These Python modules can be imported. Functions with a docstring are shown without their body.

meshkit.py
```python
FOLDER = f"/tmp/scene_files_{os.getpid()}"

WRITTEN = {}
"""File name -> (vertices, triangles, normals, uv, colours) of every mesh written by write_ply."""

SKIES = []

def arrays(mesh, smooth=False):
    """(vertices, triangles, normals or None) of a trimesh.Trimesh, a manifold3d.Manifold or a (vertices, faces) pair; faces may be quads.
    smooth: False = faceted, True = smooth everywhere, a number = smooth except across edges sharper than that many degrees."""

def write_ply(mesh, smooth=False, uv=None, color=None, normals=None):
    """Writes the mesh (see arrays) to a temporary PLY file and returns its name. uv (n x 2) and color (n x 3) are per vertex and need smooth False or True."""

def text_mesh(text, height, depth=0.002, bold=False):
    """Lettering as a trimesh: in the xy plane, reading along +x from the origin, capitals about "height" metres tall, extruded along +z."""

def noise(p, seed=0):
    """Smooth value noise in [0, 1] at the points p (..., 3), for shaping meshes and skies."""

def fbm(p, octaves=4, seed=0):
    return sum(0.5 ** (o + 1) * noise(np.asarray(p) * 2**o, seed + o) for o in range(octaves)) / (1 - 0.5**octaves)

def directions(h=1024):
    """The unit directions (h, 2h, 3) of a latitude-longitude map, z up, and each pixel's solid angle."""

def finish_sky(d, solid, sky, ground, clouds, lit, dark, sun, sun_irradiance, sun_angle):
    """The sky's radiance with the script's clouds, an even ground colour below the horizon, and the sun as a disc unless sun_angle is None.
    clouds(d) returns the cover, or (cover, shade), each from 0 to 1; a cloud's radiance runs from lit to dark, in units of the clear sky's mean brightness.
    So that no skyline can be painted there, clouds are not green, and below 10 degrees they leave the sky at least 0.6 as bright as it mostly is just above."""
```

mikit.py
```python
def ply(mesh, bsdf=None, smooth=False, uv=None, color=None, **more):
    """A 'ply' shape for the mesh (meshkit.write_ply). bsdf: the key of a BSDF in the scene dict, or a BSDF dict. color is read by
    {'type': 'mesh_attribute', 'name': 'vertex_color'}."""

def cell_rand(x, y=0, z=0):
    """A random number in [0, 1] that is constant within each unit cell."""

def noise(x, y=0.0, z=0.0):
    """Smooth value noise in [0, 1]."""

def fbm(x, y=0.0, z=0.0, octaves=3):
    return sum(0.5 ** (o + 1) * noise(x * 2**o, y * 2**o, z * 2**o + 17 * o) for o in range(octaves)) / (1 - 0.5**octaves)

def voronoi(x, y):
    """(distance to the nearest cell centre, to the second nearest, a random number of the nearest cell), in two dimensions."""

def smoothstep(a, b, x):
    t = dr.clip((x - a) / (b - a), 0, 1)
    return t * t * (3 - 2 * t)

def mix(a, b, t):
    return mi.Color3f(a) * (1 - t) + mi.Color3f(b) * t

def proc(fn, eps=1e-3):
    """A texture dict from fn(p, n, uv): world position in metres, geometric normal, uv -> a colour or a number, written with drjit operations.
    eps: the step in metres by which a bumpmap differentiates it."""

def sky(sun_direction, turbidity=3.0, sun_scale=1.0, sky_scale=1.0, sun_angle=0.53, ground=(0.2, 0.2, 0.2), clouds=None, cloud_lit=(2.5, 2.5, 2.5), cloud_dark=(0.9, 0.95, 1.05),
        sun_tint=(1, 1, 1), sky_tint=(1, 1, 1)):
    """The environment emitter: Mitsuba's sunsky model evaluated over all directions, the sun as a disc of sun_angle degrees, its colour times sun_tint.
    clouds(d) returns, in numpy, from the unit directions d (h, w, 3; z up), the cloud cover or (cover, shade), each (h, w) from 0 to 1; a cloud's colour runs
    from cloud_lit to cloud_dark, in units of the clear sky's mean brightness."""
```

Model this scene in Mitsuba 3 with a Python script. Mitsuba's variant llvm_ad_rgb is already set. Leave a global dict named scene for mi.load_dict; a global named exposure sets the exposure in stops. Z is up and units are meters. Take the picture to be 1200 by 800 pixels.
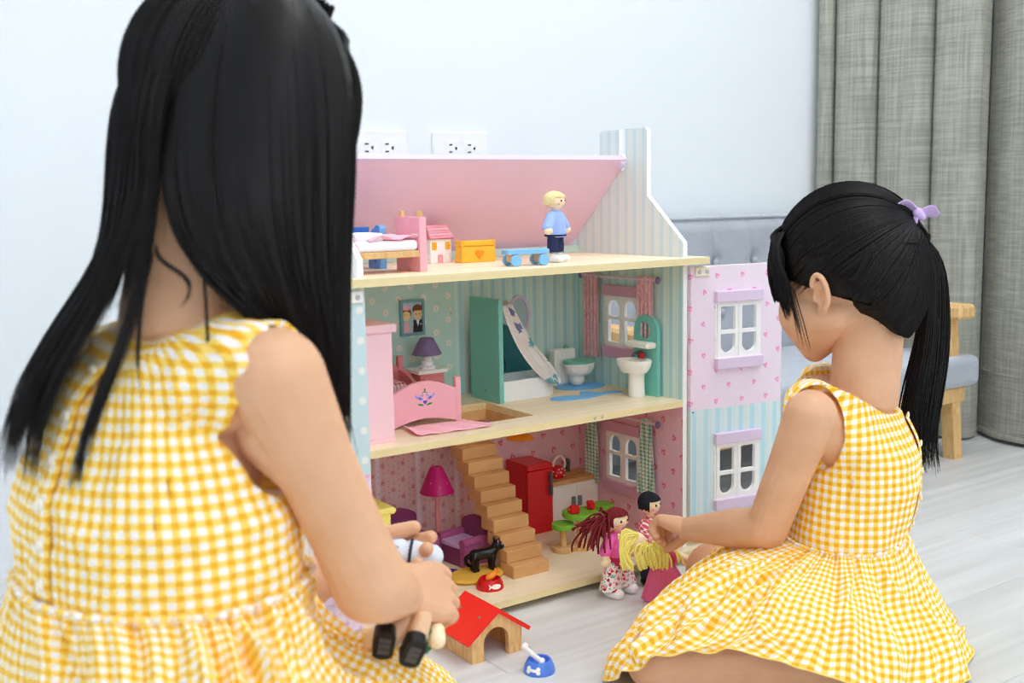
import math, random
import numpy as np, trimesh, manifold3d, shapely
from shapely import affinity
from shapely.geometry import Polygon, Point, LineString, box as sbox
import drjit as dr
import mitsuba as mi
import mikit, meshkit

T = mi.ScalarTransform4f
scene, labels = {'type': 'scene'}, {}
rng = np.random.default_rng(7)
random.seed(7)

# ---------------------------------------------------------------- camera, light, exposure
EYE = np.array([-1.1399, -1.1966, 0.5601])
FWD = np.array([0.5612, 0.8170, -0.1324])
UPV = np.array([0.0898, 0.0989, 0.9910])
exposure = -0.38
scene['camera'] = {'type': 'thinlens', 'fov': 49.95, 'fov_axis': 'x', 'near_clip': 0.05, 'far_clip': 50.0,
                   'aperture_radius': 0.0033, 'focus_distance': 1.52,
                   'to_world': T().look_at(origin=EYE.tolist(), target=(EYE + FWD).tolist(), up=UPV.tolist())}
# the room's ceiling lamps: wide flat diffusers
def lamp_panel(key, label, x0, x1, y0, y1, z, power):
    m = trimesh.Trimesh([[x0, y0, z], [x1, y0, z], [x1, y1, z], [x0, y1, z]], [[0, 2, 1], [0, 3, 2]], process=False)
    scene[key] = mikit.ply(m, {'type': 'diffuse', 'reflectance': {'type': 'rgb', 'value': 0.8}}, emitter={'type': 'area', 'radiance': {'type': 'rgb', 'value': power}})
    labels[key] = {'label': label, 'category': 'ceiling light'}
lamp_panel('ceiling_light', 'large flat ceiling light panel above and behind the children', -1.3, 0.3, -2.5, -1.1, 2.36, [3.7, 3.74, 3.8])
lamp_panel('ceiling_light_001', 'smaller flat ceiling light panel above the dollhouse', -0.35, 0.75, -0.95, 0.15, 2.36, [5.9, 5.96, 6.05])

# unseen window added behind the camera: its glowing pane brightens the dollhouse rooms
m = trimesh.Trimesh([[-2.2, -3.03, 0.75], [-0.2, -3.03, 0.75], [-0.2, -3.03, 2.15], [-2.2, -3.03, 2.15]], [[0, 2, 1], [0, 3, 2]], process=False)
scene['window_1__pane'] = mikit.ply(m, {'type': 'diffuse', 'reflectance': {'type': 'rgb', 'value': 0.5}}, emitter={'type': 'area', 'radiance': {'type': 'rgb', 'value': [2.5, 2.62, 2.8]}})

# ---------------------------------------------------------------- helpers
def lin(c):
    c = np.asarray(c, float) / 255.0
    return np.where(c <= 0.04045, c / 12.92, ((c + 0.055) / 1.055) ** 2.4)
def L3(c):
    return mi.Color3f(*[float(v) for v in lin(c)])
def mat(name, rgb=None, rough=0.5, spec=0.4, fn=None, bump=None, bscale=1.0, eps=1e-3, **kw):
    base = mikit.proc(fn) if fn is not None else {'type': 'rgb', 'value': lin(rgb).tolist()}
    b = {'type': 'principled', 'base_color': base, 'roughness': rough, 'specular': spec, **kw}
    if bump is not None:
        b = {'type': 'bumpmap', 'arbitrary': mikit.proc(bump, eps), 'scale': bscale, 'bsdf': b}
    scene['mat_' + name] = {'type': 'twosided', 'bsdf': b}
def metal(name, rgb, rough):
    scene['mat_' + name] = {'type': 'twosided', 'bsdf': {'type': 'principled', 'base_color': {'type': 'rgb', 'value': lin(rgb).tolist()}, 'metallic': 1.0, 'roughness': rough}}
def numbered(key):
    if key not in scene and key not in labels:
        return key
    i = 1
    while f'{key}_{i:03d}' in scene or f'{key}_{i:03d}' in labels:
        i += 1
    return f'{key}_{i:03d}'
def put(key, mesh, m, smooth=False, uv=None, color=None):
    key = numbered(key)
    scene[key] = mikit.ply(mesh, 'mat_' + m, smooth=smooth, uv=uv, color=color)
    return key
def thing(key, label, cat, group=None):
    key = numbered(key)
    labels[key] = {'label': label, 'category': cat}
    if group: labels[key]['group'] = group
    return key
def one(key, label, cat, mesh, m, smooth=False, uv=None, group=None):
    key = thing(key, label, cat, group)
    scene[key] = mikit.ply(mesh, 'mat_' + m, smooth=smooth, uv=uv)
    return key
def struct(key, mesh, m, smooth=False):
    scene[key] = mikit.ply(mesh, 'mat_' + m, smooth=smooth)
    labels[key] = {'kind': 'structure', 'label': key.replace('_', ' ')}
    return key
cat = trimesh.util.concatenate
def tm(man):
    m = man.to_mesh()
    return trimesh.Trimesh(m.vert_properties[:, :3], m.tri_verts, process=False)
def hull(pts):
    return tm(manifold3d.Manifold.hull_points(np.asarray(pts, float)))
def rb(lo, hi, r=0.0008):
    """box with chamfered edges"""
    lo, hi = np.minimum(lo, hi), np.maximum(lo, hi)
    r = min(r, 0.45 * float((hi - lo).min()))
    p = []
    for sx in (0, 1):
        for sy in (0, 1):
            for sz in (0, 1):
                c = np.where([sx, sy, sz], hi, lo)
                s = np.where([sx, sy, sz], -1, 1) * r
                for k in range(3):
                    d = s.copy(); d[k] = 0
                    p.append(c + d)
    return hull(p)
def box(x0, x1, y0, y1, z0, z1, r=0.0008):
    return rb(np.array([x0, y0, z0], float), np.array([x1, y1, z1], float), r)
def place(mesh, ex, ey, ez, o):
    M = np.eye(4); M[:3, 0], M[:3, 1], M[:3, 2], M[:3, 3] = ex, ey, ez, o
    mesh = mesh.copy()
    v = mesh.vertices @ M[:3, :3].T + M[:3, 3]
    f = mesh.faces
    if np.linalg.det(M[:3, :3]) < 0: f = f[:, ::-1]
    return trimesh.Trimesh(v, f, process=False)
def rotz(mesh, deg, c=(0, 0, 0)):
    a = math.radians(deg)
    return place(mesh, [math.cos(a), math.sin(a), 0], [-math.sin(a), math.cos(a), 0], [0, 0, 1], np.array(c) - np.array([[math.cos(a), -math.sin(a), 0], [math.sin(a), math.cos(a), 0], [0, 0, 1]]) @ np.array(c))
def moved(mesh, d):
    m = mesh.copy(); m.vertices = m.vertices + np.asarray(d, float); return m
def ext(poly, h):
    gs = getattr(poly, 'geoms', [poly])
    return cat([trimesh.creation.extrude_polygon(g, h, engine='earcut') for g in gs if g.area > 0])
def yz(poly, x0, x1):
    """polygon in (y, z) extruded along x"""
    return place(ext(poly, x1 - x0), [0, 1, 0], [0, 0, 1], [1, 0, 0], [x0, 0, 0])
def xz(poly, y0, y1):
    return place(ext(poly, y1 - y0), [1, 0, 0], [0, 0, 1], [0, 1, 0], [0, y0, 0])
def xy(poly, z0, z1):
    return place(ext(poly, z1 - z0), [1, 0, 0], [0, 1, 0], [0, 0, 1], [0, 0, z0])
def lathe(prof, c=(0, 0, 0), n=32):
    m = trimesh.creation.revolve(np.asarray(prof, float), sections=n)
    return moved(m, c)
def cyl(p0, p1, r0, r1=None, n=20):
    p0, p1 = np.asarray(p0, float), np.asarray(p1, float)
    r1 = r0 if r1 is None else r1
    h = np.linalg.norm(p1 - p0)
    b = min(0.15 * min(r0, r1), 0.0006)
    m = lathe([[0, 0], [r0 - b, 0], [r0, b], [r1, h - b], [r1 - b, h], [0, h]], n=n)
    m.apply_transform(trimesh.geometry.align_vectors([0, 0, 1], (p1 - p0) / h))
    return moved(m, p0)
def ball(c, r, sub=3):
    m = trimesh.creation.icosphere(subdivisions=sub)
    m.vertices = m.vertices * np.broadcast_to(r, 3) + np.asarray(c, float)
    return m
def spline(pts, n):
    from scipy.interpolate import CubicSpline
    p = np.asarray(pts, float)
    t = np.r_[0, np.cumsum(np.linalg.norm(np.diff(p[:, :3], axis=0), axis=1) + 1e-9)]
    return CubicSpline(t / t[-1], p)(np.linspace(0, 1, n))
def tube(pts, r, sides=8, n=None, caps=True):
    p = np.asarray(pts, float)
    rr = np.broadcast_to(r, (len(p),)).astype(float)
    if n:
        q = spline(np.c_[p, rr], n); p, rr = q[:, :3], np.maximum(q[:, 3], 1e-5)
    t = np.gradient(p, axis=0); t /= np.linalg.norm(t, axis=1, keepdims=True) + 1e-12
    a = np.cross(t[0], [0.31, 0.2, 0.93]); a /= np.linalg.norm(a)
    A = []
    for k in range(len(p)):
        a = a - t[k] * (a @ t[k]); a /= np.linalg.norm(a) + 1e-12; A.append(a)
    A = np.array(A); B = np.cross(t, A)
    ang = np.arange(sides) * 2 * np.pi / sides
    v = p[:, None] + rr[:, None, None] * (np.cos(ang)[None, :, None] * A[:, None] + np.sin(ang)[None, :, None] * B[:, None])
    i, j = np.meshgrid(np.arange(len(p) - 1), np.arange(sides), indexing='ij')
    q = np.stack([i * sides + j, i * sides + (j + 1) % sides, (i + 1) * sides + (j + 1) % sides, (i + 1) * sides + j], -1).reshape(-1, 4)
    f = np.vstack([q[:, [0, 1, 2]], q[:, [0, 2, 3]]])
    v = v.reshape(-1, 3)
    if caps:
        m0, m1 = len(v), len(v) + 1
        v = np.vstack([v, p[0], p[-1]])
        k = np.arange(sides); e = (len(p) - 1) * sides
        f = np.vstack([f, np.c_[(k + 1) % sides, k, np.full(sides, m0)], np.c_[e + k, e + (k + 1) % sides, np.full(sides, m1)]])
    return trimesh.Trimesh(v, f, process=False)
def grid(P, closed_u=False):
    """(nv, nu, 3) -> mesh (vertices, faces)"""
    nv, nu = P.shape[:2]
    i, j = np.meshgrid(np.arange(nv - 1), np.arange(nu if closed_u else nu - 1), indexing='ij')
    j2 = (j + 1) % nu
    q = np.stack([i * nu + j, i * nu + j2, (i + 1) * nu + j2, (i + 1) * nu + j], -1).reshape(-1, 4)
    return trimesh.Trimesh(P.reshape(-1, 3), np.vstack([q[:, [0, 1, 2]], q[:, [0, 2, 3]]]), process=False)
def sheet(P, th):
    """grid with a thickness"""
    m = grid(P); n = len(m.vertices); nv, nu = P.shape[:2]
    nr = np.zeros((n, 3))
    fn = np.cross(m.vertices[m.faces[:, 1]] - m.vertices[m.faces[:, 0]], m.vertices[m.faces[:, 2]] - m.vertices[m.faces[:, 0]])
    for k in range(3): np.add.at(nr, m.faces[:, k], fn)
    nr /= np.linalg.norm(nr, axis=1, keepdims=True) + 1e-15
    v = np.vstack([m.vertices, m.vertices - nr * th])
    ring = np.r_[np.arange(nu), np.arange(2, nv + 1) * nu - 1, (nv - 1) * nu + np.arange(nu - 2, -1, -1), np.arange(nv - 2, 0, -1) * nu]
    r2 = np.roll(ring, -1)
    side = np.vstack([np.c_[ring, ring + n, r2], np.c_[r2, ring + n, r2 + n]])
    return trimesh.Trimesh(v, np.vstack([m.faces, m.faces[:, ::-1] + n, side]), process=False)
def heart2d(s):
    t = np.linspace(0, 2 * np.pi, 40, endpoint=False)
    return Polygon(np.c_[16 * np.sin(t) ** 3, 13 * np.cos(t) - 5 * np.cos(2 * t) - 2 * np.cos(3 * t) - np.cos(4 * t)] * s / 32)
def ell(cx, cy, rx, ry, n=40):
    t = np.linspace(0, 2 * np.pi, n, endpoint=False)
    return Polygon(np.c_[cx + rx * np.cos(t), cy + ry * np.sin(t)])

# ---------------------------------------------------------------- colours and materials
sm, mix = mikit.smoothstep, mikit.mix
def frac(x): return x - dr.floor(x)
def sel(c, a, b): return dr.select(c, mi.Color3f(a), mi.Color3f(b))
def f_floor(p, n, uv):
    row = dr.floor((p.y + 3.05) / 0.18)
    px = p.x + mikit.cell_rand(row, 3.0) * 0.0
    g = mikit.fbm(px * 2.2 + row * 3.1, p.y * 34.0 + row * 7.7, 0.0, 4)
    h = mikit.noise(px * 5.0 + row * 1.7, p.y * 95.0, 2.0)
    k = mikit.fbm(px * 1.1 + row * 9.0, p.y * 6.0, 5.0, 3)
    t = dr.clip(0.55 * g + 0.2 * h + 0.45 * k - 0.12, 0, 1)
    return mix(L3((178, 178, 175)), L3((222, 223, 222)), t)
def f_birch(p, n, uv):
    g = mikit.fbm(p.x * 9.0, p.y * 160.0, p.z * 160.0, 3)
    top = mix(L3((224, 205, 170)), L3((240, 226, 198)), g)
    edge = mix(L3((226, 208, 154)), L3((236, 221, 174)), g)
    return sel(n.z > 0.7, top, edge)
def f_beech(p, n, uv):
    w = mikit.noise(p.x * 60.0, p.y * 90.0, p.z * 60.0)
    g = mikit.fbm(p.x * 70.0 + w * 1.2, p.y * 500.0 + w, p.z * 420.0 + 2.0 * w, 3)
    k = mikit.noise(p.x * 25.0, p.y * 60.0, p.z * 55.0)
    return mix(L3((192, 142, 88)), L3((220, 174, 120)), dr.clip(0.6 * g + 0.5 * k - 0.05, 0, 1))
def f_pine(p, n, uv):
    w = mikit.noise(p.x * 25.0, p.y * 25.0, p.z * 60.0)
    g = mikit.fbm(p.x * 260.0 + w, p.y * 260.0, p.z * 40.0 + 2.0 * w, 3)
    return mix(L3((208, 162, 102)), L3((230, 192, 136)), sm(0.15, 0.85, g))
def heartmask(a, b, r):
    """paired little hearts on a staggered lattice: 1 inside"""
    bb = b - dr.abs(a) * 0.75
    return sm(1.15, 0.9, dr.sqrt(a * a + bb * bb) / r)
def lattice(a, b, pa, pb, jit=0.0):
    """offset from the nearest node of a staggered lattice; column spacing pa, row spacing pb"""
    c = dr.floor(a / pa + 0.5)
    odd = c - 2.0 * dr.floor(c * 0.5)
    bs = b / pb + 0.5 * odd
    r = dr.floor(bs + 0.5)
    return a - c * pa, (bs - r) * pb, c, r
def pat_dots(a, b):
    da, db, c, r = lattice(a, b, 0.0218, 0.037)
    d = dr.sqrt(da * da + db * db)
    ang = dr.atan2(db, da)
    pet = 0.0050 + 0.0005 * dr.cos(ang * 8.0)
    m = sm(1.12, 0.92, d / pet)
    c0 = mix(L3((196, 226, 217)), L3((240, 236, 226)), m)
    return mix(c0, L3((224, 204, 186)), sm(1.3, 0.8, d / 0.0016) * 0.7)
def pat_stripes(a, base, blue, per=0.0205):
    f = frac(a / per)
    m = sm(0.10, 0.16, f) * sm(0.52, 0.46, f)
    l = sm(0.64, 0.67, f) * sm(0.76, 0.73, f)
    return mix(mix(L3(base), L3(blue), m * 0.85), L3(blue), l * 0.4)
def pat_floral(a, b, base, ink):
    da, db, c, r = lattice(a, b, 0.0175, 0.026)
    d = dr.sqrt(da * da + db * db)
    ang = dr.atan2(db, da)
    rose = sm(1.15, 0.9, d / (0.0034 + 0.0005 * dr.cos(ang * 5.0))) * (1.0 - 0.75 * sm(0.0010, 0.0018, d) * sm(0.0026, 0.0021, d))
    da2, db2, c2, r2 = lattice(a + 0.0052, b + 0.008, 0.0088, 0.0087)
    k = mikit.cell_rand(c2, r2, 3.0)
    an = k * 6.28
    u, v = da2 * dr.cos(an) + db2 * dr.sin(an), db2 * dr.cos(an) - da2 * dr.sin(an)
    leaf = sm(1.2, 0.8, dr.sqrt((u / 0.0017) ** 2 + (v / 0.0007) ** 2)) * dr.select(k > 0.25, 1.0, 0.0) * sm(0.0035, 0.0045, d)
    band = sm(0.3, 0.36, frac(a / 0.07)) * sm(0.46, 0.40, frac(a / 0.07))
    c0 = mix(L3(base), L3((238, 226, 240)), band * 0.8)
    return mix(c0, L3(ink), dr.clip(rose * 0.85 + leaf * 0.8, 0, 1))
def pat_hearts(a, b, base, ink, pa=0.021, pb=0.053, r=0.0045):
    da, db, c, rr = lattice(a, b, pa, pb)
    tilt = (mikit.cell_rand(c, rr, 1.0) - 0.5) * 1.2
    u, v = da * dr.cos(tilt) + db * dr.sin(tilt), db * dr.cos(tilt) - da * dr.sin(tilt)
    m = heartmask(u, v - 0.001, r) - 0.75 * heartmask(u - 0.0008, v - 0.0008, r * 0.42)
    da2, db2, c2, r2 = lattice(a + 0.0105, b + 0.009, 0.0105, 0.019)
    dots = sm(1.2, 0.8, dr.sqrt(da2 * da2 + db2 * db2) / 0.0009)
    return mix(mix(L3(base), L3((246, 232, 240)), dots * 0.7), L3(ink), dr.clip(m, 0, 1) * 0.85)
MINT, BLU = (212, 234, 226), (170, 214, 222)
def f_back(p, n, uv):
    up = sel(p.x < -0.25, pat_dots(p.x, p.z), pat_stripes(p.x, MINT, BLU))
    lo = sel(p.x < -0.235, pat_floral(p.x, p.z, (226, 190, 192), (196, 84, 118)), pat_hearts(p.x, p.z, (232, 190, 200), (214, 84, 128)))
    return sel(p.z > 0.24, up, lo)
def f_right(p, n, uv):
    up = pat_stripes(p.y, MINT, BLU)
    lo = pat_hearts(p.y, p.z, (228, 184, 200), (216, 84, 130))
    return sel(n.x < -0.7, sel(p.z > 0.24, up, lo), L3((240, 240, 238)))
def f_gable(p, n, uv):
    return sel((n.x < -0.7) & (p.x > -0.54), pat_stripes(p.y, (224, 232, 228), (204, 224, 228)), L3((244, 246, 248)))
CD, SD = math.cos(math.radians(8.8)), math.sin(math.radians(8.8))
def f_rdoor(p, n, uv):
    s = (p.x - 0.004) * CD - (p.y + 0.004) * SD
    up = pat_hearts(s, p.z, (236, 218, 232), (236, 130, 190), 0.0235, 0.048, 0.0036)
    lo = pat_stripes(s, (214, 230, 230), (180, 220, 234), 0.0218)
    face = sel(p.z > 0.2313, up, lo)
    return sel(dr.abs(n.z) < 0.5, face, L3((240, 236, 226)))
def f_ldoor(p, n, uv):
    da, db, c, r = lattice(p.x, p.z, 0.0218, 0.037)
    d = dr.sqrt(da * da + db * db)
    dots = mix(L3((198, 222, 228)), L3((232, 236, 232)), sm(1.12, 0.9, d / (0.0047 + 0.0005 * dr.cos(dr.atan2(db, da) * 8.0))))
    return sel(p.z > 0.222, dots, pat_floral(p.x, p.z, (236, 220, 236), (224, 146, 190)))
def f_gingham(p, n, uv):
    a, b = frac(uv.x / 0.0098), frac(uv.y / 0.0098)
    sa = sm(0.0, 0.08, a) * sm(0.57, 0.49, a)
    sb = sm(0.0, 0.08, b) * sm(0.57, 0.49, b)
    th = 0.5 + 0.5 * mikit.noise(uv.x * 2600.0, uv.y * 2600.0)
    t = sa * 0.5 + sb * 0.5
    lo = mix(L3((238, 234, 234)), L3((246, 210, 106)), dr.clip(t * 2, 0, 1))
    c = mix(lo, L3((233, 172, 40)), dr.clip(t * 2 - 1, 0, 1))
    return c * (0.94 + 0.06 * th)
def f_minigingham(p, n, uv):
    a, b = frac(uv.x / 0.0062), frac(uv.y / 0.0062)
    sa, sb = sm(0.0, 0.1, a) * sm(0.55, 0.45, a), sm(0.0, 0.1, b) * sm(0.55, 0.45, b)
    t = 0.5 * sa + 0.5 * sb
    return mix(L3((226, 230, 218)), L3((92, 156, 134)), t)
def f_redgingham(p, n, uv):
    a, b = frac(uv.x / 0.006), frac(uv.y / 0.006)
    sa, sb = sm(0.0, 0.1, a) * sm(0.55, 0.45, a), sm(0.0, 0.1, b) * sm(0.55, 0.45, b)
    return mix(L3((238, 206, 210)), L3((170, 34, 58)), 0.5 * sa + 0.5 * sb)
def f_pinkcurtain(p, n, uv):
    g = mikit.fbm(uv.x * 700.0, uv.y * 300.0, 1.0, 3)
    return mix(L3((208, 152, 162)), L3((230, 192, 198)), sm(0.25, 0.75, g))
def f_linen(p, n, uv):
    s = p.x * 0.6 + p.y
    w = mikit.fbm(s * 420.0, p.z * 12.0, 0.0, 3)
    h = mikit.fbm(s * 22.0, p.z * 420.0, 3.0, 3)
    t = 0.5 * w + 0.5 * h
    return mix(L3((136, 137, 126)), L3((176, 176, 164)), sm(0.2, 0.8, t))
def f_sofa(p, n, uv):
    g = mikit.fbm(p.x * 600.0, p.y * 600.0, p.z * 600.0, 2)
    k = mikit.fbm(p.x * 20.0, p.y * 20.0, p.z * 20.0, 2)
    return mix(L3((154, 160, 169)), L3((186, 190, 197)), 0.6 * g + 0.4 * k)
def f_pants(p, n, uv):
    d1, d2, w = mikit.voronoi(uv.x / 0.0068, uv.y / 0.0068)
    c = sel(w < 0.35, L3((214, 48, 92)), sel(w < 0.55, L3((120, 186, 190)), sel(w < 0.75, L3((232, 140, 120)), L3((150, 40, 70)))))
    e1, e2, w2 = mikit.voronoi(uv.x / 0.0034 + 7.0, uv.y / 0.0034)
    c2 = sel(w2 < 0.5, L3((220, 70, 110)), L3((110, 170, 160)))
    base = mix(L3((240, 234, 228)), c2, sm(0.30, 0.2, e1) * dr.select(w2 < 0.8, 1.0, 0.0))
    return mix(base, c, sm(0.36, 0.26, d1 + 0.12 * mikit.noise(uv.x * 900.0, uv.y * 900.0)))
def f_shower(p, n, uv):
    d1, d2, w = mikit.voronoi(uv.x / 0.027, uv.y / 0.027)
    wob = 0.3 * mikit.noise(uv.x * 330.0, uv.y * 330.0)
    c = sel(w < 0.19, L3((122, 130, 168)), L3((106, 164, 172)))
    return mix(L3((226, 218, 214)), c, sm(0.50, 0.44, d1 + wob) * dr.select(w < 0.38, 1.0, 0.0))
def f_checks(p, n, uv):
    a, b = frac(uv.x / 0.004), frac(uv.y / 0.004)
    return mix(L3((246, 238, 236)), L3((210, 40, 60)), sm(0.5, 0.4, dr.sqrt((a - 0.5) ** 2 + (b - 0.5) ** 2)) * 0.9)

mat('wall', (231, 236, 240), 0.75, 0.2)
mat('ceiling', (238, 238, 238), 0.9, 0.1)
mat('floor', fn=f_floor, rough=0.38, spec=0.45)
mat('floor_gap', (150, 150, 150), 0.8, 0.1)
mat('birch', fn=f_birch, rough=0.42, spec=0.4)
mat('beech', fn=f_beech, rough=0.5, spec=0.35)
mat('pine', fn=f_pine, rough=0.5, spec=0.35)
mat('paper_back', fn=f_back, rough=0.55, spec=0.3)
mat('paper_right', fn=f_right, rough=0.55, spec=0.3)
mat('paper_gable', fn=f_gable, rough=0.5, spec=0.35)
mat('paper_rdoor', fn=f_rdoor, rough=0.5, spec=0.35)
mat('paper_ldoor', fn=f_ldoor, rough=0.5, spec=0.35)
mat('gingham', fn=f_gingham, rough=0.85, spec=0.15, sheen=0.3)
mat('mini_gingham', fn=f_minigingham, rough=0.9, spec=0.1)
mat('red_gingham', fn=f_redgingham, rough=0.9, spec=0.1)
mat('pink_curtain', fn=f_pinkcurtain, rough=0.9, spec=0.1)
mat('linen', fn=f_linen, rough=0.9, spec=0.1)
mat('sofa', fn=f_sofa, rough=0.9, spec=0.15)
mat('floral_fabric', fn=f_pants, rough=0.9, spec=0.1)
mat('shower_fabric', fn=f_shower, rough=0.85, spec=0.1)
mat('red_checks', fn=f_checks, rough=0.9, spec=0.1)
PLAIN = dict(
    white=((242, 242, 240), 0.4), cream=((238, 230, 212), 0.45), white_plastic=((240, 241, 242), 0.3), slot=((40, 40, 42), 0.6),
    roof_pink=((238, 198, 214), 0.45), lilac=((222, 202, 226), 0.4), mauve=((206, 156, 182), 0.45), pale_green=((196, 220, 208), 0.5),
    pink_paint=((244, 204, 212), 0.4), bed_pink=((244, 178, 188), 0.42), deep_pink=((216, 132, 136), 0.45), rose=((244, 184, 198), 0.8),
    teal=((122, 198, 186), 0.4), teal_dark=((44, 118, 124), 0.45), light_blue=((124, 178, 232), 0.4), sky_blue=((132, 192, 236), 0.4), mid_blue=((70, 120, 200), 0.4),
    yellow=((246, 190, 60), 0.4), lemon=((250, 238, 130), 0.4), orange=((246, 150, 40), 0.45), purple_shade=((124, 108, 150), 0.6),
    plum=((132, 62, 106), 0.42), plum_light=((176, 92, 140), 0.42), lavender=((196, 168, 214), 0.7), violet=((74, 44, 150), 0.85), mustard=((226, 178, 72), 0.85),
    magenta=((186, 26, 112), 0.22), dusty_pink=((222, 140, 140), 0.45), red=((206, 26, 30), 0.28), bright_red=((240, 44, 36), 0.38), green=((122, 188, 60), 0.4),
    black=((16, 16, 18), 0.18), dark_grey=((84, 88, 92), 0.35), grey=((120, 124, 128), 0.4), shoe_black=((22, 20, 20), 0.5), sole_grey=((120, 116, 112), 0.7),
    doll_skin=((246, 222, 184), 0.45), blond=((234, 216, 162), 0.7), yarn_red=((112, 26, 32), 0.9), yarn_yellow=((244, 236, 132), 0.9), yarn_black=((22, 24, 32), 0.85), yarn_green=((60, 140, 96), 0.9),
    shirt_blue=((158, 184, 240), 0.85), denim=((40, 48, 84), 0.9), hot_pink=((244, 110, 188), 0.85), dress_pink=((224, 104, 146), 0.85), berry=((200, 50, 100), 0.85), mini_white=((246, 244, 242), 0.9),
    bowl_blue=((84, 128, 220), 0.28), brown=((120, 74, 40), 0.6), suit=((44, 50, 54), 0.6), photo_bg=((176, 200, 206), 0.5), frame_blue=((120, 168, 176), 0.4), face_tan=((240, 204, 146), 0.5),
    blush=((240, 160, 160), 0.6), leaf=((60, 150, 80), 0.5), bird=((150, 160, 232), 0.5), heart_purple=((112, 72, 190), 0.5), mat_blue=((120, 178, 226), 0.8), cardboard=((208, 190, 150), 0.8),
    ribbon=((204, 176, 222), 0.7), hem_stitch=((246, 212, 120), 0.9), pillow=((232, 214, 220), 0.9), cloth_white=((240, 240, 244), 0.9), lid_green=((112, 186, 164), 0.35), toilet=((246, 244, 238), 0.3),
    doll_tan=((214, 176, 140), 0.5), spot=((240, 240, 236), 0.4), doll_grey=((212, 217, 226), 0.7), navy=((40, 44, 70), 0.6), orange_roof=((242, 164, 170), 0.45))
for k, (c, r) in PLAIN.items(): mat(k, c, r, 0.35)
metal('steel', (190, 190, 190), 0.25)
metal('mirror', (186, 196, 198), 0.45)

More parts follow.
